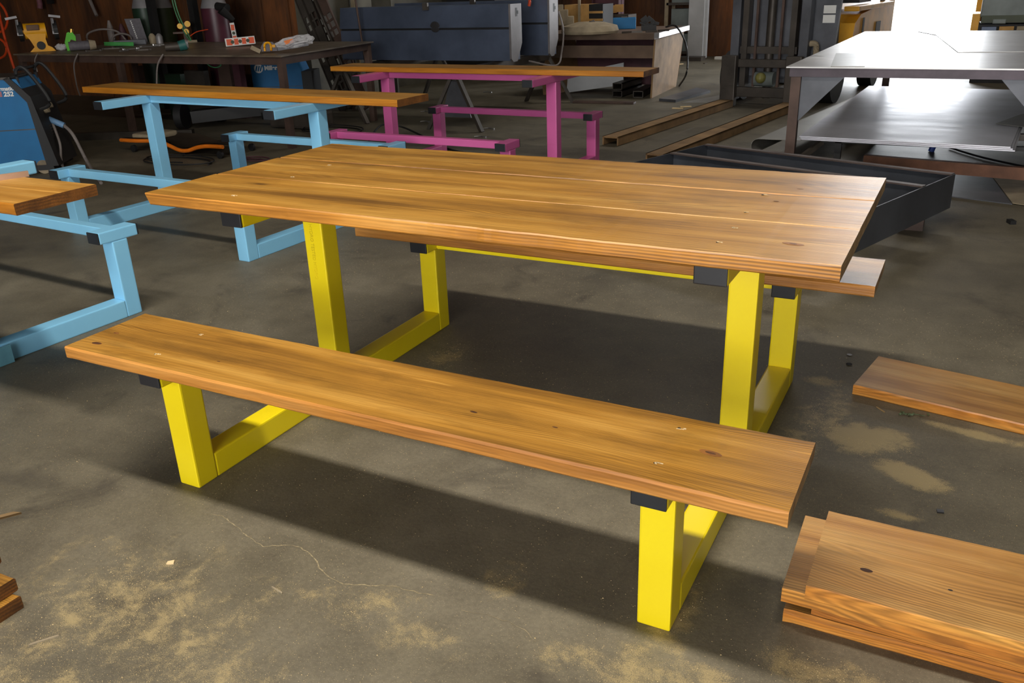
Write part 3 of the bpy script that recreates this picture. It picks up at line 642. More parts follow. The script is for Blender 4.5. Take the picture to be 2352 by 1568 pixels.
p = at(222, 36, 0, y=6.3); q = at(202, -10, 0, y=6.35); o = B().tube([p, p.lerp(q, .5), q], .022, 8).build('hanging_tube', 'hose_grey'); origin(o, p); tag(o, 'pale tube hanging on the brown wall', 'tube')
p = at(92, 20, 0, y=6.3); q = at(86, -8, 0, y=6.33); o = B().tube([p, p.lerp(q, .5) + Vector((.02, 0, 0)), q], .035, 8).build('hanging_strap', plain('dusty_pink', (130, 82, 92), .7)); origin(o, p); tag(o, 'dusty pink strap hanging on the brown wall above the grinder', 'strap')
p = at(118, 14, 0, y=6.35); o = B().cbox((0, 0, .2), (.09, .05, .34)).build('wall_tool', 'black'); o.location = p; tag(o, 'dark tool hanging on the brown wall', 'tool')
# orange hose at the far left
hy = 5.0
P = [at(u, v, 0, y=hy) for u, v in ((-14, -30), (0, 40), (12, 90), (24, 130), (34, 160), (42, 176))]
hz = thing('air_hose', 'orange air hose hanging in loops at the left edge', 'hose', P[-1])
B().tube(P, .016, 8).build('hose_run', 'orange', hz, world=True)
P = [at(u, v, 0, y=hy + .03) for u, v in ((-12, -4), (8, 18), (17, 40), (14, 62), (2, 73), (-8, 74))]; B().tube(P, .014, 8).build('hose_loop', 'orange', hz, world=True)
P = [at(u, v, 0, y=hy + .03) for u, v in ((-8, 85), (8, 96), (15, 112), (10, 128), (-6, 136))]; B().tube(P, .014, 8).build('hose_loop', 'orange', hz, world=True)

# ---- leaning perforated plates and rods
def perf(u0, v0, u1, v1, y, wd_, lb, rows, mat='brownsteel'):
    a = at(u0, v0, 0, y=y - .3); b = at(u1, v1, 0, y=y); a.z = max(a.z, 0); t = thing('perforated_channel', lb, 'channel', a, 0, 'perforated steel channels leaning by the workbench'); m = B()
    L = (b - a).length; up = (b - a).normalized(); side = Vector((1, 0, 0)) - up * up.x; side.normalize(); n = side.cross(up)
    R = Matrix((side, n, up)).transposed(); mm = Matrix.Translation(a) @ R.to_4x4()
    z = 0
    while z < L:
        solid = rows(z / L); hh = .1
        if solid: m.box((-wd_ / 2, 0, z), (wd_ / 2, .012, z + hh))
        else:
            m.box((-wd_ / 2, 0, z), (wd_ / 2, .012, z + .025))
            for k in range(4): x = -wd_ / 2 + k * (wd_ - .02) / 3; m.box((x, 0, z + .02), (x + .02, .012, z + hh))
        z += hh
    for e in (-1, 1): m.box((e * wd_ / 2 - .006, -.0, 0), (e * wd_ / 2 + .006, .03, L))
    bmesh.ops.transform(m.bm, matrix=mm, verts=m.bm.verts); m.build('perforated_web', mat, t, world=True); m2 = B().bar(a - n * .05, b - n * .05, wd_ * 1.1, .008, up=tuple(side)); 
    m2.build('back_plate', 'dark', t, world=True)
perf(838, 262, 712, -40, 6.4, .24, 'wide perforated channel leaning right of the plastic bag', lambda f: (int(f * 17) % 5) in (2, 3))
perf(800, 250, 690, -20, 6.33, .2, 'narrower dark channel leaning behind the wide one', lambda f: (int(f * 15) % 4) in (0, 3), 'dark')
a = at(858, 262, 0); b = at(815, -10, 0, y=5.82); o = B().tube([a + Vector((0, 0, .012)), b], .011, 8, smooth=1).build('steel_rod', 'brownsteel'); origin(o, a); tag(o, 'thin brown rod leaning against the long slate coloured steel box', 'rod')
for u, w_, mt, lb in ((690, .05, 'sacking', 'dusty upright rail at the end of the brown wall'), (765, .3, 'greywall', 'dusty grey sheet standing behind the perforated channel')):
    p = at(u, 60, 0, y=7.3); o = B().box((-w_ / 2, 0, 0), (w_ / 2, .03, 2.2)).build('standing_sheet', mt); o.location = (max(p.x, CX + .05 + (.3 if u > 700 else 0)), p.y + (.2 if u > 700 else 0), 0); tag(o, lb, 'sheet')
for u, lb in ((802, 'pale pipe standing behind the left end of the slate steel box'), (864, 'pale bent pipe behind the slate steel box')):
    p = at(u, 10, 0, y=8.2); o = B().cyl((0, 0, 0), (0, 0, 2.2), .055).build('standing_pipe', 'greysteel', smooth=True); o.location = (p.x, p.y, 0); tag(o, lb, 'pipe')

# ---- welders (blue machines)
def welder(name, label, x0, x1, y0, y1, h, rz=0, grp=None, z0=.07):
    t = thing(name, label, 'welder', ((x0 + x1) / 2, (y0 + y1) / 2, 0), rz, grp); hx, hy_ = (x1 - x0) / 2, (y1 - y0) / 2
    B().prism([(-hx, -hy_, z0), (hx - .02, -hy_, z0), (hx - .04, -hy_, h - .16), (hx - .10, -hy_, h), (-hx, -hy_, h)], (0, 2 * hy_, 0)).build('side_panel', 'welder_blue', t)
    B().box((-hx, -hy_ - .003, z0 + (h - z0) * .42), (hx - .04, -hy_ + .002, z0 + (h - z0) * .43)).build('panel_seam', 'dark', t)
    B().box((-hx - .02, -hy_ - .01, .03), (hx + .03, hy_ + .01, z0)).build('chassis', 'black', t)
    return t, hx, hy_
p0 = at(105, 398, 0); wx1 = p0.x + .05; wy0 = p0.y + .02
t, hx, hy_ = welder('welding_machine', 'blue welding machine on wheels at the left edge', wx1 - .95, wx1, wy0, wy0 + .44, .735)
def turn(t, cx, cy, lx_, ly_, a):      # turn the machine about one of its corners
    t.rotation_euler = (0, 0, a); t.location = (cx - (lx_ * math.cos(a) - ly_ * math.sin(a)), cy - (lx_ * math.sin(a) + ly_ * math.cos(a)), 0)
def l2w(t, p): return Matrix.Translation(t.location) @ Euler(t.rotation_euler).to_matrix().to_4x4() @ Vector(p)
turn(t, wx1, wy0, hx, -hy_, .62); RX = Vector((math.cos(.62), math.sin(.62), 0))
B().prism([(hx - .02, -hy_ - .012, .06), (hx + .07, -hy_ - .012, .06), (hx - .02, -hy_ - .012, .60), (hx - .15, -hy_ - .012, .755), (hx - .19, -hy_ - .012, .74), (hx - .055, -hy_ - .012, .56)], (0, 2 * hy_ + .024, 0)).build('front_panel', 'black', t)
B().box((-hx - .01, -hy_ - .012, .735), (hx - .14, hy_ + .012, .752)).build('lid', 'dark', t)
for e in (-1, 1): B().tube([(hx - .1, e * (hy_ - .02), .70), (hx - .09, e * (hy_ - .02), .80), (hx - .02, e * (hy_ - .02), .8), (hx + .1, e * (hy_ - .02), .56), (hx + .02, e * (hy_ - .02), .50)], .014, 8).build('handle', 'black', t)
B().cyl((hx - .1, -hy_ + .02, .8), (hx - .1, hy_ - .02, .8), .012).build('handle_bar', 'black', t)
for k in range(12): B().cbox((hx + .045 - k * .003, .03, .12 + k * .022), (.02, .26, .008), ry=.2).build('louver', 'dark', t)
B().cyl((hx - .02, -.06, .47), (hx + .03, -.06, .485), .026).build('dial', 'sacking', t); B().cyl((hx - .03, .06, .49), (hx + .02, .06, .505), .022).build('dial', 'sacking', t)
B().cyl((hx + .0, -.02, .40), (hx + .11, -.03, .345), .024).build('gun_connector', plain('pale_blue', (110, 150, 190), .5), t)
pz = l2w(t, (hx + .11, -.03, .345)); e_ = at(210, 388, .012); e2 = at(232, 420, .012)
B().tube([pz, pz.lerp(e_, .4) + Vector((0, 0, .06)), e_ + Vector((-.03, 0, .05)), e2], .013, 8).build('gun_cable', 'hose_grey', t, world=True)
B().tube([(hx + .02, -.02, .38), (hx + .07, -.1, .22), (hx + .06, -.12, .1), (hx + .05, -.1, .02)], .01, 8).build('work_cable', 'hose_grey', t)
for x in (-hx + .08, hx - .05):
    for e in (-1, 1): B().cyl((x, e * (hy_ - .02) - .02, .055), (x, e * (hy_ - .02) + .02, .055), .055, seg=20).build('wheel', 'sacking' if x > 0 else 'black', t)
text('lettering', 'Millermatic', .04, l2w(t, (hx - .315, -hy_ - .002, .655)), RX, (0, 0, 1), 'white', t, bold=.0014, shear=.12)
text('lettering', '252', .048, l2w(t, (hx - .215, -hy_ - .002, .612)), RX, (0, 0, 1), 'white', t, bold=.002, shear=.12)
fl = B()
for k in range(4): fl.cbox((hx - .25, -hy_ - .001, .614 + k * .010), (.045, .003, .007))
fl.build('flag_decal', plain('flag_red', (200, 110, 100), .5), t)
B().cbox((-.2, 0, .77), (.3, .3, .03)).build('tray', 'sacking', t)

yy_ = 5.95; a = at(572, 141, 0, y=yy_); b = at(700, 131, 0, y=yy_)
t, hx, hy_ = welder('welding_machine', 'blue welding machine half hidden beyond the right end of the workbench', b.x - .64, b.x, yy_, yy_ + .36, a.z + .02)
turn(t, b.x, yy_, hx, -hy_, .45)
RX = Vector((math.cos(.45), math.sin(.45), 0))
B().box((hx - .06, -hy_ - .01, .05), (hx + .06, hy_ + .01, a.z - .1)).build('front_panel', 'black', t)
c = Vector((-hx + .09, -hy_, a.z - .055))
B().cyl((c.x, c.y - .006, c.z), (c.x, c.y + .002, c.z), .05, seg=28).build('round_emblem', 'white', t)
for k in (-1, 0, 1): B().cbox((c.x + k * .026 + .004, c.y - .008, c.z), (.014, .004, .06), ry=.35).build('emblem_stroke', 'welder_blue', t)
text('lettering', 'Miller', .064, l2w(t, (c.x + .068, c.y - .004, c.z - .018)), RX, (0, 0, 1), 'white', t, bold=.003)

# ---- under the bench: cart, creeper, hoses
p, s = at(398, 300, 0), .005
t = thing('gas_cart', 'black two wheeled cart lying behind the sky blue frame', 'cart', (p.x, p.y + .1, 0))
wl = B().cyl((0, 0, .13), (.07, .03, .13), .13, seg=28).build('wheel', 'black', t, smooth=True); B().cyl((-.012, -.004, .13), (.0, .002, .13), .06, seg=20).build('hub', plain('grey_hub', (74, 72, 88), .5, .3), wl)
B().cyl((-.01, .55, .13), (.06, .58, .13), .13, seg=28).build('wheel', 'black', t, smooth=True); B().bar((0, .02, .13), (0, .56, .13), .02, .02).build('axle', 'dark', t)
B().bar((.1, .1, .12), (.78, .6, .17), .2, .12).build('body', 'black', t); B().cyl((.72, .45, .16), (.86, .56, .17), .1, seg=18).build('nose', 'black', t); B().cyl((.80, .50, .17), (.815, .515, .17), .102, seg=18, cap=True).build('white_ring', 'sacking', t)
B().cbox((1.25, .45, .09), (.6, .3, .16), bev=.03).build('battery_box', 'dark', t)
A1, A2 = at(352, 318, .1), at(520, 330, .08)
t = thing('mechanic_creeper', 'orange and dark padded mechanic creeper on casters, behind the sky blue frame', 'creeper', (A1.lerp(A2, .5).x, A1.lerp(A2, .5).y, 0), 0)
m = B(); rows = []
for i in range(25):
    f = i / 24; x = -.62 + 1.24 * f; z = .11 - .055 * math.exp(-((f - .62) / .13) ** 2); hw = .2 - .05 * math.exp(-((f - .3) / .12) ** 2)
    rows.append([m.bm.verts.new((x, y_, z + dz)) for y_, dz in ((-hw, .02), (-hw * .75, 0), (0, -.01), (hw * .75, 0), (hw, .02))])
for a, b in zip(rows, rows[1:]):
    for k in range(4): m.bm.faces.new((a[k], b[k], b[k + 1], a[k + 1]))
bmesh.ops.solidify(m.bm, geom=m.bm.faces[:], thickness=.03); m.build('bed', 'canvas', t, smooth=True)
for e in (-1, 1):
    P = []
    for i in range(13):
        f = i / 12; P.append((-.62 + 1.24 * f, e * (.215 - .05 * math.exp(-((f - .3) / .12) ** 2)), .105 - .058 * math.exp(-((f - .62) / .13) ** 2)))
    B().tube(P, .017, 8, smooth=3).build('side_rail', 'orange_plastic', t)
for x in (-.5, .12, .55):
    for e in (-1, 1): B().cyl((x, e * .19 - .012, .032), (x, e * .19 + .012, .032), .032, seg=14).build('caster', 'black', t)
B().cbox((-.42, 0, .13), (.26, .3, .05), bev=.02).build('head_pad', 'sacking', t)
for k, (cu, cv, r1, r2, lb) in enumerate(((405, 372, .36, .17, 'thin dark cable coiled on the floor in front of the creeper'), (760, 300, .34, .2, 'dark cable loop on the floor under the sky blue plank'), (585, 370, .12, .06, 'reddish cable end by the sky blue bench leg'))):
    c = at(cu, cv, .008); o = B().tube([(c.x + r1 * math.cos(a_ * .5), c.y + r2 * math.sin(a_ * .5) + .015 * a_ / 6, .008 + .001 * a_) for a_ in range(0, 24)], .006, 6, smooth=3).build('floor_cable', ('black', 'black', 'purple')[k]); origin(o, (c.x, c.y, 0)); tag(o, lb, 'cable', 'cables on the shop floor')
P = [at(u, v, .01) for u, v in ((838, 345),)] + [at(862, 300, .06), at(885, 285, .09), at(925, 292, .05), at(970, 312, .012), at(1040, 345, .01), at(1140, 358, .01)]
o = B().tube(P, .009, 8).build('floor_cable', 'black'); origin(o, P[0]); tag(o, 'black cable looping over the floor under the magenta frame', 'cable', 'cables on the shop floor')
P = [at(468, 137, 0, y=4.3), at(480, 150, 0, y=4.3), at(495, 155, 0, y=4.3), at(507, 150, 0, y=4.3), at(505, 137, 0, y=4.3)]
o = B().tube(P, .006, 6).build('hanging_cable', 'hose_green'); origin(o, P[0]); tag(o, 'green hose loop hanging under the workbench top', 'hose')
for k, (u, w_, mt) in enumerate(((520, .18, 'brownsteel'), (548, .1, 'purple'), (318, .08, 'brownsteel'), (450, .3, 'dark'), (400, .25, 'cyl_green'))):
    p = at(u, 200, 0, y=5.22); o = B().box((-w_ / 2, 0, 0), (w_ / 2, .08, .62 - .04 * k)).build('steel_offcut', mt); o.location = (p.x, p.y, 0); tag(o, 'dark steel offcut standing under the workbench, ' + ['widest brown one near the blue machine', 'narrow maroon one', 'narrow brown one at left', 'broad dark one', 'greenish one in the middle'][k], 'offcut', 'steel offcuts under the workbench')
p = at(233, 328, 0); q = at(345, 312, 0); o = B().bar(p + Vector((-.6, -.05, .035)), q + Vector((.5, .1, .035)), .07, .07).build('floor_beam', 'dark'); origin(o, p); tag(o, 'dark steel beam lying on the floor under the workbench', 'beam')

# ---- long slate steel boxes on sawhorses
def steel_box(label, x0, x1, y0, y1, z0, z1):
    t = thing('steel_box_section', label, 'steel box', (x0, y0, z0), 0, 'long slate steel boxes on sawhorses'); L, Dp, H = x1 - x0, y1 - y0, z1 - z0
    B().prism([(0, 0, H * .56), (0, -.012, 0 + .0), (0, Dp, 0), (0, Dp, H * .56)], (L - .02, 0, 0)).build('lower_panel', 'slate', t)
    B().prism([(0, -.012, H * .60), (0, .03, H), (0, Dp, H), (0, Dp, H * .60)], (L - .02, 0, 0)).build('upper_panel', 'slate', t)
    B().box((.005, .015, H * .55), (L - .03, Dp - .01, H * .61)).build('groove', 'black', t)
    B().prism([(L - .02, -.02, 0 + .02), (L - .02, -.02, H), (L - .02, Dp + .01, H), (L - .02, Dp + .01, .16), (L - .02, Dp - .1, -.01), (L - .02, .02, -.01)], (.022, 0, 0)).build('end_plate', 'endplate', t)
    B().box((L, Dp * .42, H * .78), (L + .004, Dp * .6, H * .93)).box((L, Dp * .55, H * .82), (L + .004, Dp * .72, H * .88)).build('slot', 'black', t)
    B().cbox((L * .53, .0, H * .99), (.06, .03, .07)).build('bracket', 'dark', t)
    tag(B().sph((L * .58, -.008, H * .62), .06, (1, .08, .9)).build('scorch_mark', plain('scorch', (36, 34, 36), .6), t), 'dark scorched spot')
    return t
steel_box('long slate blue steel box with a groove, on sawhorses behind the magenta frame', -5.17, -3.05, 5.95, 6.16, .57, 1.105)
steel_box('second slate steel box behind and to the right of the long one', -5.0, -3.0, 6.75, 6.94, .56, 1.12)
def sawhorse(x, y0, y1, h, label, plate=False):
    t = thing('sawhorse', label, 'sawhorse', (x, (y0 + y1) / 2, 0), 0, 'dark steel sawhorses'); d = (y1 - y0) / 2
    B().box((-.04, -d, h - .08), (.04, d, h)).build('top_rail', 'dark', t)
    for ey in (-1, 1):
        for ex in (-1, 1): B().bar((ex * .03, ey * (d - .05), h - .06), (ex * .3, ey * (d), .0), .045, .03).build('leg', 'dark', t)
    B().bar((-.2, -d + .02, .2), (.2, -d + .02, .2), .03, .03).build('cross_brace', 'dark', t)
    if plate: B().prism([(-.16, -d + .05, .12), (.16, -d + .05, .12), (.06, -d + .05, h - .1), (-.06, -d + .05, h - .1)], (0, .01, 0)).build('gusset', 'millscale', t)
sawhorse(-3.26, 5.1, 7.25, .56, 'dark steel sawhorse under the right end of the long slate box', True); sawhorse(-4.7, 5.25, 7.25, .56, 'dark steel sawhorse under the left end of the long slate box')
for k, (u, v) in enumerate(((1120, 297), (975, 281), (975, 258), (1100, 361 - 45), (1118, 213))):
    o = B().tube([(-.05, 0, .006), (0, .02, .01), (.05, .0, .008)], .006, 6).cbox((.06, 0, .008), (.025, .02, .014)).build('metal_bits', 'chrome'); o.location = at(u, v, 0); tag(o, 'shiny scrap on the floor ' + ['beside the sawhorse foot', 'left of the sawhorse', 'under the slate box', 'under the magenta rail', 'far under the slate boxes'][k], 'scrap', 'shiny scraps on the shop floor')
p = at(1215, 14, 0, y=6.6); o = B().tube([(0, 0, 0), (.01, 0, .06), (-.01, 0, .2)], .016, 6).build('orange_hook', 'orange'); o.location = p; tag(o, 'orange strap between the two slate steel boxes', 'strap')
P = [at(1283, 26, 0, y=6.6), at(1294, 70, 0, y=6.6), at(1290, 120, 0, y=6.6), at(1277, 150, 0, y=6.5), at(1215, 140, 0, y=6.5)]
o = B().tube(P, .009, 6).build('grey_cable', 'hose_grey'); origin(o, P[0]); tag(o, 'grey cable hanging at the right end of the second slate box', 'cable')
# machine parts behind the boxes
for k, (u, v, w_, h_, mt) in enumerate(((1040, 2, .7, .3, 'black'), (1350, 60, .02, .5, 'dark'))):
    if k == 0: p = at(u, v, 0, y=9.5); o = B().box((-.4, 0, 0), (.4, .4, 1.3)).build('cabinet', mt); o.location = (max(p.x, CX + .5), p.y, 0); tag(o, 'black cabinet standing behind the slate steel boxes', 'cabinet')

# ---- brown steel desk
DZ = .72
dFR, dBR, dFL = at(1515, 76, DZ), at(1573, 62, DZ), at(1276, 74, DZ)
t = thing('steel_desk', 'brown steel work desk with a solid end panel and a mess on top', 'desk', (dFR.x - .7, dFR.y + .5, 0))
fx, fy = dFR.x, dFR.y; bx_, by_ = fx - .1, fy + 1.5; lx = dFL.x - .1; ly = fy
DM = plain('dusty_brown_steel', (104, 84, 68), .6, .2, .3, 4)
B().prism([(lx, ly, DZ - .07), (fx - .06, fy, DZ - .07), (bx_ - .06, by_, DZ - .07), (lx - .1, by_, DZ - .07)], (0, 0, .07)).build('desk_top', DM, t, world=True)
B().prism([(fx - .06, fy - .01, DZ - .052), (fx + .0, fy - .01, DZ - .052), (bx_, by_, DZ - .052), (bx_ - .06, by_, DZ - .052)], (0, 0, .056)).build('edge_channel', 'chrome', t, world=True)
B().prism([(fx - .05, fy + .02, DZ - .07), (bx_ - .04, by_ - .1, DZ - .07), (bx_ - .05, by_ - .16, .35), (bx_ - .07, by_ - .25, 0), (fx - .09, fy + .06, 0), (fx - .07, fy + .04, .35)], (-.02, 0, 0)).build('end_panel', 'rusty', t, world=True)
B().box((lx + .05, fy + .1, DZ - .28), (fx - .1, fy + .13, DZ - .14)).build('apron', DM, t, world=True)
B().prism([(lx + .02, fy + .1, 0), (lx + .16, fy + .1, 0), (lx + .08, fy + .1, DZ - .07), (lx - .02, fy + .1, DZ - .07)], (0, .9, 0)).build('end_panel', 'rusty', t, world=True)
B().box((lx + .1, fy + .95, .05), (fx - .2, fy + .98, DZ - .1)).build('back_panel', 'purple', t, world=True)
dk = []
def on_desk(name, label, cat, u, v, grp=None): return item(name, label, cat, u, v, DZ + .001, group=grp)
g, s = on_desk('dusty_drum_lid', 'large dusty round lid lying on the brown desk', 'lid', 1355, 76); B().lathe([(64 * s, 0), (66 * s, 5 * s), (62 * s, 16 * s), (30 * s, 24 * s), (3 * s, 25 * s)], seg=32).build('lid_disc', 'sacking', g, smooth=True); B().cbox((4 * s, -14 * s, 24 * s), (14 * s, 6 * s, 6 * s), ry=-.4).build('lid_handle', 'dark', g)
g, s = on_desk('blue_toolbox', 'blue metal toolbox on the brown desk', 'toolbox', 1434, 66); B().cbox((0, 0, 12 * s), (52 * s, 30 * s, 24 * s), bev=1.5 * s).build('box_body', 'welder_blue', g); B().cbox((0, 0, 25 * s), (14 * s, 4 * s, 3 * s)).build('handle', 'dark', g)
g, s = on_desk('white_cup', 'small white cup between the dusty lid and the blue toolbox', 'cup', 1418, 63); B().lathe([(5 * s, 0), (6 * s, 12 * s), (8 * s, 13 * s), (8 * s, 15 * s)], seg=16).build('cup_body', 'white', g, smooth=True)
g, s = on_desk('black_toolbox', 'cluttered black tool crate right of the blue toolbox', 'crate', 1490, 70); m = B()
random.seed(5)
for k in range(12): m.cbox((random.uniform(-12, 14) * s, random.uniform(-8, 8) * s, random.uniform(12, 26) * s), (random.uniform(6, 20) * s, 6 * s, random.uniform(2, 10) * s), ry=random.uniform(-.8, .8))
m.cbox((0, 0, 6 * s), (34 * s, 24 * s, 12 * s)); m.build('crate_body', 'black', g)
g, s = on_desk('ratchet', 'shiny ratchet lying at the left of the brown desk', 'ratchet', 1326, 68); m = B().bar((-18 * s, 0, 4 * s), (8 * s, 0, 3 * s), 3 * s, 3 * s).cyl((12 * s, 0, 0), (12 * s, 0, 6 * s), 6 * s); m.build('shank', 'chrome', g)
g, s = on_desk('wood_block', 'small wooden block beside the grey cable', 'block', 1300, 70); B().cbox((0, 0, 5 * s), (13 * s, 10 * s, 8 * s)).build('block', 'card', g)
for k, (u, v) in enumerate(((1462, 75), (1496, 74), (1524, 72), (1440, 76))):
    g, s = on_desk('hand_tool', 'dark hand tool on the right of the brown desk, ' + ['in front of the crate', 'between crate and desk end', 'nearest the desk end', 'in front of the blue toolbox'][k], 'tool', u, v, 'dark hand tools on the brown desk'); B().cbox((0, 0, 2 * s), (26 * s, 4 * s, 4 * s), rz=.2 * k).build('shank', 'dark', g)
P = [at(1530, 62, DZ + .02), at(1552, 60, DZ + .06), at(1572, 92, 0, y=fy + .7), at(1579, 130, 0, y=fy + .7), at(1576, 170, 0, y=fy + .6), at(1560, 197, .01)]
o = B().tube(P, .011, 8).build('black_cable', 'black'); origin(o, P[-1]); tag(o, 'black cable hanging over the end of the brown desk to the floor', 'cable')
# things under and around the desk
a = at(1300, 230, 0); b = at(1465, 200, 0, y=fy + .3); o = B().prism([(0, 0, 0), (.72, .08, .1), (.72, .08, .36), (.02, 0, .22)], (0, .02, 0)).build('leaning_sheet', 'offwhite'); o.location = (lx + .24, fy + .32, .004); tag(o, 'grey white sheet leaning under the brown desk', 'sheet')
for k, (x, z, rr) in enumerate(((0, 0, 0), (0.0, .085, 0), (.26, 0, .5))):
    m = B(); w_ = .12; h_ = .075; tt_ = .008
    for bx in (((-w_ / 2, 0, 0), (w_ / 2, .7, tt_)), ((-w_ / 2, 0, h_ - tt_), (w_ / 2, .7, h_)), ((-w_ / 2, 0, 0), (-w_ / 2 + tt_, .7, h_)), ((w_ / 2 - tt_, 0, 0), (w_ / 2, .7, h_))): m.box(*bx)
    o = m.build('square_tube', 'dark'); p = at(1440, 232, 0); o.location = (fx - .52 + x, fy + .06, z + .001); o.rotation_euler = (0, 0, .12 * (rr > 0)); tag(o, 'dark square tube under the brown desk, ' + ['lower', 'upper', 'tilted'][k] + ' one', 'tube', 'square tubes under the brown desk')
p = at(1318, 236, 0); o = B().bar(p + Vector((0, 0, .012)), at(1458, 236, .012), .1, .02).build('flat_bar', 'brownsteel'); origin(o, p); tag(o, 'flat brown bar on the floor in front of the desk', 'bar')
for k, (q, lb, mt) in enumerate(((((1514, 226), (1552, 229), (1632, 207), (1600, 201)), 'thick grey plate on the floor right of the desk', 'millscale'), (((1565, 235), (1625, 236), (1668, 224), (1650, 219)), 'thin grey plate on the floor nearer the forks', 'plate_dull'))):
    pts = [at(u, v, .03 if k == 0 else .004) for u, v in q]; zt = pts[0].z; c = pts[0]
    o = B().prism([(p.x - c.x, p.y - c.y, zt) for p in pts], (0, 0, -zt + .0005)).build('floor_plate', mt); o.location = (c.x, c.y, 0); tag(o, lb, 'plate')
for k, (u, v) in enumerate(((1557, 250), (1575, 246), (1562, 148), (1620, 146))):
    o = B().cbox((0, 0, .006), (.12, .03, .01), rz=.5 * k).build('wood_scrap', 'chip' if k < 3 else 'dark'); o.location = at(u, v, 0); tag(o, ['pale wood scrap near the brown desk, left of a pair', 'pale wood scrap near the brown desk, right of a pair', 'pale scrap behind the brown desk', 'dark scrap on the far floor'][k], 'scrap', 'scraps on the far floor')

# ---- far wall furniture
def far(u, y): return at(u, 60, 0, y=y).x
x0, x1 = far(1534, 13.1), far(1592, 13.1)
t = thing('steel_shelving', 'dark steel shelf unit with grey bins against the far wall', 'shelving', ((x0 + x1) / 2, 13.2, 0)); hw = (x1 - x0) / 2
for e in (-1, 1):
    for f in (-1, 1): B().box((e * hw - .03, f * .2 - .02, 0), (e * hw + .03, f * .2 + .02, 2.2)).build('upright', 'sacking' if e < 0 else 'dark', t)
for z in (.1, .5, .88, 1.3, 1.8):
    B().box((-hw, -.22, z - .02), (hw, .22, z + .02)).build('shelf', 'dark', t)
    if z < 1.8: B().box((-hw + .08, -.18, z + .02), (hw - .02, .2, z + .3)).build('bin_row', 'machine', t)
t_x = far(1600, 12.9); o = B().box((-.13, 0, 0), (.13, .2, 2.4)).box((.13, .05, .02), (.17, .16, 2.35)).build('column_cover', 'offwhite'); o.location = (t_x, 12.85, 0); tag(o, 'tall pale grey column casing right of the shelf unit', 'column casing')
o = B().box((-.2, -.05, 0), (.2, .22, .06)).build('footing_block', 'dark'); o.location = (t_x, 12.6, 0); tag(o, 'dark foot block in front of the pale column casing', 'block')
p = at(1662, 124, 0, y=12.9); o = B().cbox((0, 0, .02), (.3, .1, .04)).cbox((.1, .02, .05), (.08, .06, .04)).build('litter', 'white'); o.location = (p.x, 12.95, 0); tag(o, 'pale litter at the foot of the brown far wall', 'litter')
x0 = far(1420, 11.0); t = thing('steel_column', 'dark maroon building column behind the brown desk', 'column', (x0 - .25, 11.2, 0)); B().box((-.22, -.01, 0), (.22, .01, HC)).build('web', 'purple', t); B().box((-.22, -.12, 0), (-.2, .12, HC)).build('flange', 'purple', t); B().box((.2, -.12, 0), (.22, .12, HC)).build('flange', 'purple', t)
t = thing('wooden_cabinet', 'yellowish wooden cabinet with open dark slots behind the desk', 'cabinet', (far(1335, 10.0), 10.2, 0))
B().box((-.26, -.2, 0), (.12, .2, .98)).build('case', 'card', t); B().box((.12, -.2, 0), (.33, .2, .98)).build('slot_case', 'black', t)
for k in range(3): B().box((.12, -.21, .66 + .1 * k), (.33, -.18, .69 + .1 * k)).build('slot_shelf', 'card', t)
B().bar((-.02, -.22, 0), (-.02, -.22, 1.1), .03, .03).build('pipe', 'sacking', t)
g, s = item('drill_press', 'dusty grey machine head behind the second slate box', 'machine', 1302, 40, .9, y=9.35); m = B()
for q in ((-8, 0, 0, 22, 14, 34), (8, 0, -8, 16, 12, 22), (-14, 2, 18, 12, 10, 20), (0, 0, -20, 26, 12, 10)): m.cbox((q[0] * s, q[1] * s, q[2] * s), (q[3] * s, q[4] * s, q[5] * s), bev=2 * s)
m.cbox((0, 4 * s, -g.location.z / 2), (16 * s, 14 * s, g.location.z)); m.build('casting', 'sacking', g)
for u, w_, mt, h_, lb in ((1410, 42, 'card', .06, 'long cardboard box on the stool behind the blue toolbox'),):
    g, s = item('cardboard_box', 'cardboard boxes resting behind the blue toolbox', 'box', 1408, 30, 0, y=10.9); B().cbox((-6 * s, 0, 8 * s), (28 * s, 18 * s, 16 * s), ry=-.06).cbox((14 * s, 4 * s, 10 * s), (20 * s, 18 * s, 16 * s)).build('carton', 'card', g)
    g.location.z = max(g.location.z, .8); zz = g.location.z; o = B().box((-.3, -.15, 0), (.3, .2, zz - .02)).build('machine_stand', 'dark'); o.location = (g.location.x, g.location.y, 0); tag(o, 'dark machine stand carrying the cardboard boxes', 'stand')

# ---- forklift
FK = thing('forklift', 'yellow forklift with a dark mast and rusty fork extensions on the floor', 'forklift', (-.85, 7.3, 0), -.13)
FKr = Matrix.Translation(FK.location) @ Euler((0, 0, -.13)).to_matrix().to_4x4(); FKi = FKr.inverted()
def fl_(u, v, y): return FKi @ at(u, v, 0, y=y)
def cchan(m, x, y0, y1, z0, z1, wd_, t_=.012):      # open channel, hollow underneath
    m.box((x - wd_ / 2, y0, z1 - t_), (x + wd_ / 2, y1, z1)); m.box((x - wd_ / 2, y0, z0), (x - wd_ / 2 + t_, y1, z1)); m.box((x + wd_ / 2 - t_, y0, z0), (x + wd_ / 2, y1, z1)); return m
for xa in (-.35, .33):
    cchan(B(), xa, -2.6 if xa < 0 else -3.15, -.02, .004, .075, .15).build('fork_sleeve', 'rusty', FK)
    B().box((xa - .08, -.05, .004), (xa + .08, .03, .52), .01).build('fork_shank', 'dark', FK)
for z0, z1 in ((.1, .2), (.4, .48)): B().box((-.43, .03, z0), (.43, .09, z1), .008).build('carriage_bar', 'dark', FK)
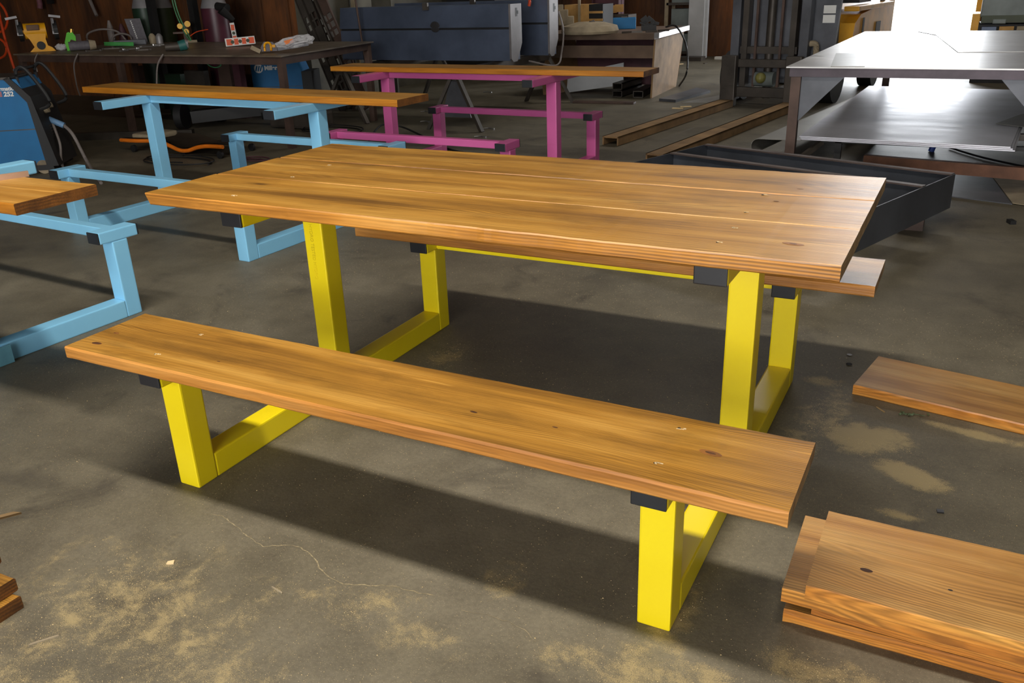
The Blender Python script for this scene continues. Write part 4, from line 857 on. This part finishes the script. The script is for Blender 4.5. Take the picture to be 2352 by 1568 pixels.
for e in (-1, 1):
    B().box((e * .36 - .045, .12, .06), (e * .36 + .045, .24, 2.3)).build('mast_rail', 'millscale', FK); B().box((e * .25 - .03, .1, .1), (e * .25 + .03, .2, 2.2)).build('inner_rail', 'dark', FK)
    B().box((e * .13 - .012, .1, .2), (e * .13 + .012, .13, 2.1)).build('lift_chain', 'brownsteel', FK)
B().cyl((0, .17, .08), (0, .17, 1.6), .045).build('lift_cylinder', 'dark', FK, smooth=True)
B().box((-.22, .22, .3), (.22, .26, 1.3)).build('mast_guard', 'millscale', FK)
B().cyl((-.1, .1, .28), (.1, .1, .28), .075, seg=18).build('tilt_motor', 'machine', FK, smooth=True)
B().sph((-.02, .02, .3), .055).build('oil_filter', plain('yellow_green_can', (120, 116, 60), .5), FK)
B().box((-.3, .12, .53), (.3, .2, .6)).build('mast_tie', 'dark', FK)
B().prism([(-.42, .3, .35), (-.36, .3, 1.3), (.66, .3, 1.3), (.6, .3, .25), (-.42, .3, .2)], (0, .05, 0)).build('front_cowl', 'millscale', FK)
for z in (.82, .91): B().box((.48, .292, z), (.6, .30, z + .075)).build('paper_note', 'white', FK)
B().tube([(.36, .2, .62), (.46, .2, .62), (.47, .22, .5), (.52, .25, .46)], .03, 8).build('hydraulic_hose', 'sacking', FK)
for e in (-1, 1): B().cyl((e * .5 - .1, .62, .26), (e * .5 + .1, .62, .26), .26, seg=28).build('front_wheel', 'black', FK, smooth=True)
for e in (-1, 1): B().cyl((e * .5 - .08, 2.3, .22), (e * .5 + .08, 2.3, .22), .22, seg=28).build('rear_wheel', 'black', FK, smooth=True)
B().box((-.5, .9, .25), (.62, 2.6, .5), .03).build('chassis', 'fork_yellow', FK); B().prism([(.62, .9, .5), (.62, 2.7, .5), (.62, 2.7, .98), (.62, 1.2, .86), (.62, 1.0, .78)], (-1.1, 0, 0)).build('hood', 'fork_yellow', FK)
B().box((.618, 1.3, .55), (.626, 1.36, .82)).box((.618, 1.9, .55), (.626, 2.1, .75)).build('vent', 'black', FK)
B().box((.5, .95, .9), (.66, 2.5, .95), .01).build('step_rail', 'fork_yellow', FK)
m = B(); m.cbox((.4, 1.6, 1.02), (.3, .5, .1)); m.cyl((.3, 1.1, .95), (.45, 1.15, 1.2), .02); m.build('seat', 'black', FK)
for e in (-1, 1):
    for y_ in (.6, 2.4): B().bar((e * .55, y_, .9 if y_ > 1 else .3), (e * .5, y_ + (.0), 2.1), .05, .05).build('guard_post', 'dark', FK)
B().box((-.6, .5, 2.08), (.6, 2.5, 2.13)).build('overhead_guard', 'dark', FK)

# ---- right welding table with sheets
TZ = .75
aL, aB, aR = at(1806, 153, TZ), at(1998, 72, TZ), at(2352, 157, TZ)
tx0, ty0 = aL.x, aL.y; tx1 = tx0 + 2.9; ty1 = aB.y
RT = thing('welding_table', 'large polished steel welding table at upper right, with gusseted legs', 'table', (tx0 + 1.4, (ty0 + ty1) / 2, 0))
B().prism([(tx0, ty0, TZ), (tx1, ty0 + .02, TZ), (tx1, ty1, TZ), (tx0 + .05, ty1, TZ)], (0, 0, -.008)).build('table_top', 'plate_top', RT, world=True)
B().box((tx0 + .02, ty0 + .02, TZ - .062), (tx1 - .02, ty0 + .09, TZ - .008)).build('frame_rail', plain('dark_purple_steel', (74, 66, 72), .45, .5), RT, world=True)
B().box((tx0 + .05, ty1 - .09, TZ - .062), (tx1 - .02, ty1 - .02, TZ - .008)).build('frame_rail', 'dark', RT, world=True)
for y0_, y1_ in ((ty0 + .09, ty1 - .09),): B().box((tx0 + .05, y0_, TZ - .062), (tx0 + .11, y1_, TZ - .008)).build('frame_rail', 'dark', RT, world=True)
for (x, y_) in ((tx0 + .06, ty0 + .06), (tx1 - .06, ty0 + .06), (tx0 + .3, ty1 - .08), (tx1 - .06, ty1 - .08)):
    B().box((x - .03, y_ - .03, 0), (x + .03, y_ + .03, TZ - .03)).build('leg', 'brownsteel', RT, world=True)
def gus(x, y_, e, nm='gusset'): B().prism([(x, y_, TZ - .062), (x + e * .26, y_, TZ - .062), (x, y_, TZ - .34)], (0, .012, 0)).build(nm, 'millscale', RT, world=True)
gus(tx0 + .09, ty0 + .06, 1); gus(at(2352, 200, .6).x + .12, ty0 + .06, -1)
B().box((tx0 + .35, ty0 + .5, .27), (tx1 - .05, ty0 + .55, .31)).build('shelf_rail', 'dark', RT, world=True); B().box((tx0 + .35, ty1 - .9, .27), (tx1 - .05, ty1 - .85, .31)).build('shelf_rail', 'dark', RT, world=True)
def sheet(label, px, z, mat, th=.004, extra=None, name='steel_sheet', grp='steel sheets on the right table'):
    P = [at(u, v, z) for u, v in px] + (extra or []); c = P[0].copy()
    o = B().prism([(p.x - c.x, p.y - c.y, 0) for p in P], (0, 0, -th)).build(name, mat); o.location = (c.x, c.y, z); return tag(o, label, 'sheet', grp)
# cut sheets lying on the table top (their far sides run out of frame)
q = [at(u, v, TZ + .0055) for u, v in ((2198, 119),)][0]
sheet('bright steel sheet on the table top, its cut corner pointing left', [(2200, 119), (2150, 80), (2108, 72)], TZ + .0055, 'plate_top', .005, [Vector((tx1 - .1, ty1 - .05, TZ)), Vector((tx1 - .1, at(2352, 114, TZ).y, TZ))])
sheet('small pale steel square at the near left corner of the table top', [(1908, 152), (1987, 152), (1984, 122), (1920, 122)], TZ + .0035, 'plate_dull', .003)
SH = .33
a = at(1836, 312, SH + .02); b = at(1996, 197, SH + .02); c = at(2340, 338, SH + .02)
ShL = thing('sheet_stack', 'stack of shiny steel sheets on the lower shelf of the welding table', 'sheets', (a.x, a.y, 0))
for k in range(3):
    z = SH + .02 - .0075 * k; j = .012 * k
    B().prism([(a.x + j * .6, a.y - j * .5, z), (c.x - .04 + j, c.y - j, z), (c.x + .16, b.y - .1, z), (b.x, b.y, z)], (0, 0, -.006)).build('sheet', 'plate_low', ShL, world=True)
for k in range(2): B().box((a.x + .25 + 0, a.y + .06 + k * 1.8, .001), (a.x + 1.7, a.y + .1 + k * 1.8, SH - .005)) if False else None
for (u) in ((1926),):
    for yy2 in (a.y + .12, b.y - .1):
        x = at(u, 330, 0, y=a.y + .12).x
        for x_ in (x, x + 1.2): B().box((x_ - .02, yy2 - .02, 0), (x_ + .02, yy2 + .02, SH - .006)).build('prop', 'black', ShL, world=True)
        B().box((x - .1, yy2 - .02, SH - .03), (x + 1.25, yy2 + .02, SH - .006)).build('cross_bar', 'black', ShL, world=True)
B().bar(Vector((x - .1, a.y + .12, SH - .03)), Vector((x - .42, a.y - .2, .02)), .03, .03).build('cross_bar', 'dark', ShL, world=True)
sheet('dark triangular offcut lying on the shiny sheets at the right edge', [(2288, 283), (2345, 262), (2380, 258), (2420, 300), (2352, 291)], SH + .024, 'plate_dull', .003)
# big dull sheet with a curled end
P0 = at(1726, 318, .2); P1 = at(1975, 212, .2)
outer = [(-.052 * math.sin(2.9 * (1 - k / 9)) + .05, -.05 + .052 * math.cos(2.9 * (1 - k / 9))) for k in range(10)] + [(.34, .002)]
inner = [(-.048 * math.sin(2.9 * (1 - k / 9)) + .05, -.05 + .048 * math.cos(2.9 * (1 - k / 9))) for k in range(10)] + [(.34, -.002)]
o = B().prism([(x_, 0, z_) for x_, z_ in outer + inner[::-1]], (P1.x - P0.x, P1.y - P0.y, 0)).build('curled_sheet', 'plate_dull'); o.location = P0
nA = P0; tag(o, 'dull steel sheet with a rolled end, sticking out left of the shelf', 'sheet')
o = B().box((0, 0, 0), (.24, .04, .193)).build('sheet_prop', 'dark'); o.location = (nA.x + .5, nA.y + 1.3, 0); tag(o, 'dark prop under the rolled sheet', 'prop')
# brown beam, floor sheets and cloth under the table
p = at(1985, 368, .1); q = at(2420, 404, .1)
o = B().bar(p, q, .05, .075).build('brown_beam', plain('brown_angle', (122, 82, 60), .6, .2, .3, 8)); origin(o, p); o.location.z += .0; tag(o, 'brown steel beam under the welding table', 'beam')
for k in (0, 1): pp = p.lerp(q, .1 + .85 * k); o = B().box((-.05, -.05, 0), (.05, .05, .062)).build('beam_block', 'dark'); o.location = (pp.x, pp.y, 0); tag(o, 'dark block under the %s end of the brown beam' % ('left', 'right')[k], 'block')
sheet('dark triangular sheet on the floor under the welding table', [(2180, 450), (2325, 468), (2272, 398), (2100, 375)], .006, 'millscale', .005, name='floor_sheet', grp='floor sheets under the welding table')
sheet('light dusty sheet on the floor at the right edge under the beam', [(2326, 466), (2420, 480), (2440, 400), (2274, 398)], .010, 'sacking', .003, name='floor_sheet', grp='floor sheets under the welding table')
o = B().tube([at(2180, 338, .012), at(2260, 362, .012), at(2400, 392, .012)], .008, 6).build('floor_cable', 'black'); origin(o, at(2180, 338, 0)); tag(o, 'thin black cable running under the welding table', 'cable', 'cables on the shop floor')
o = B().cyl((0, 0, .0), (.02, .01, .07), .022).build('blue_bottle', plain('blue_plastic', (60, 90, 190), .4)); o.location = at(2138, 348, 0); tag(o, 'small blue object on the floor under the shiny sheets', 'bottle')
o = B().cbox((0, 0, .01), (.03, .05, .02), rz=.4).build('dark_scrap', 'black'); o.location = at(2322, 513, 0); tag(o, 'dark scrap on the floor at the right edge', 'scrap')

# ---- open black steel tray frame
z1 = .30; z0_ = .12
c1, c2, c3 = at(1435, 362, z1), at(1625, 331, z1), at(2192, 399, z1)
ex = (c3 - c2).normalized(); ey = Vector((ex.y, -ex.x, 0)); c4_ = c3 + ey * 1.35; c5 = c2 + ey * 1.35
m1 = at(1522, 347, z1)
TR = thing('steel_tray_frame', 'open black steel box frame with a divider, behind the yellow table', 'steel frame', (c2.lerp(c4_, .5).x, c2.lerp(c4_, .5).y, 0))
def wall(a, b, nm, th=.006, mat='slate'):
    a = a.copy(); b = b.copy(); B().prism([(a.x, a.y, z0_), (b.x, b.y, z0_), (b.x, b.y, z1), (a.x, a.y, z1)], tuple(Vector((-(b - a).y, (b - a).x, 0)).normalized() * th)).build(nm, mat, TR, world=True)
SM = plain('black_steel_plate', (82, 86, 94), .38, .5, .3, 3)
wall(c2, c3, 'side_plate', mat=SM); wall(c3, c4_, 'side_plate', mat=SM); wall(c4_, c5, 'side_plate', mat=SM); wall(c5, c2, 'side_plate', mat=SM)
k_ = (m1 - c2).dot(ey); d1 = c2 + ey * k_; d2 = c3 + ey * k_; wall(d1, d2, 'divider', mat=SM)
for a, b in ((c2, c3), (d1, d2)): B().bar(a + Vector((0, 0, .0)) + ey * .015, b + Vector((0, 0, .0)) + ey * .015, .04, .008).build('top_flange', plain('brown_flange', (92, 80, 76), .45, .4), TR, world=True)
B().bar(c2 + ex * .5 + ey * .06 - Vector((0, 0, .15)), c2 + ex * .5 + ey * 1.28 - Vector((0, 0, .15)), .05, .05).build('cross_member', 'dark', TR, world=True)
for (f, g2) in ((.08, .05), (.9, .05), (.08, .9), (.9, .9)):
    p = c2 + ex * ((c3 - c2).length * f) + ey * 1.35 * g2; o = B().box((-.06, -.06, 0), (.06, .06, z0_ - .001)).build('support_block', 'brownsteel'); o.location = (p.x, p.y, 0)
    tag(o, 'brown support block under the black steel frame, ' + ('far ' if g2 < .5 else 'near ') + ('left' if f < .5 else 'right') + ' corner', 'block', 'blocks under the black steel frame')

# ---- machine beyond the welding table, upper right
p = at(2300, 62, 0, y=10.); MX = at(2252, 30, 0, y=10.).x
t = thing('grey_machine', 'grey green machine tool on a dark base at the upper right corner', 'machine', (MX + .5, 10.3, 0))
B().box((-.5, -.3, .74), (.3, .4, 1.7), .02).build('head_casting', 'machine', t); B().box((-.48, -.33, .68), (.5, .4, .76)).build('bed', 'cyl_olive', t); B().box((-.5, -.3, 0), (.6, .4, .66)).build('pedestal', 'black', t)
B().box((-.36, -.36, .67), (-.22, -.3, .72), .01).build('nameplate', 'machine', t); B().box((-.58, -.3, .55), (-.5, .3, .78)).build('yellow_guard', 'fork_yellow', t)
for k, (x, c_) in enumerate(((-.46, 'slate'), (-.28, 'card'), (-.1, 'sacking'), (.1, 'slate'))): B().box((x, -.42, .52), (x + .15, -.31, .64)).build('parts_bin', c_, t)
m = B()
for k in range(10): m.cbox((.3 + random.uniform(0, .25), -.2, .8 + random.uniform(0, .5)), (.12, .14, .05), ry=random.uniform(-1, 1))
m.build('levers', 'dark', t)
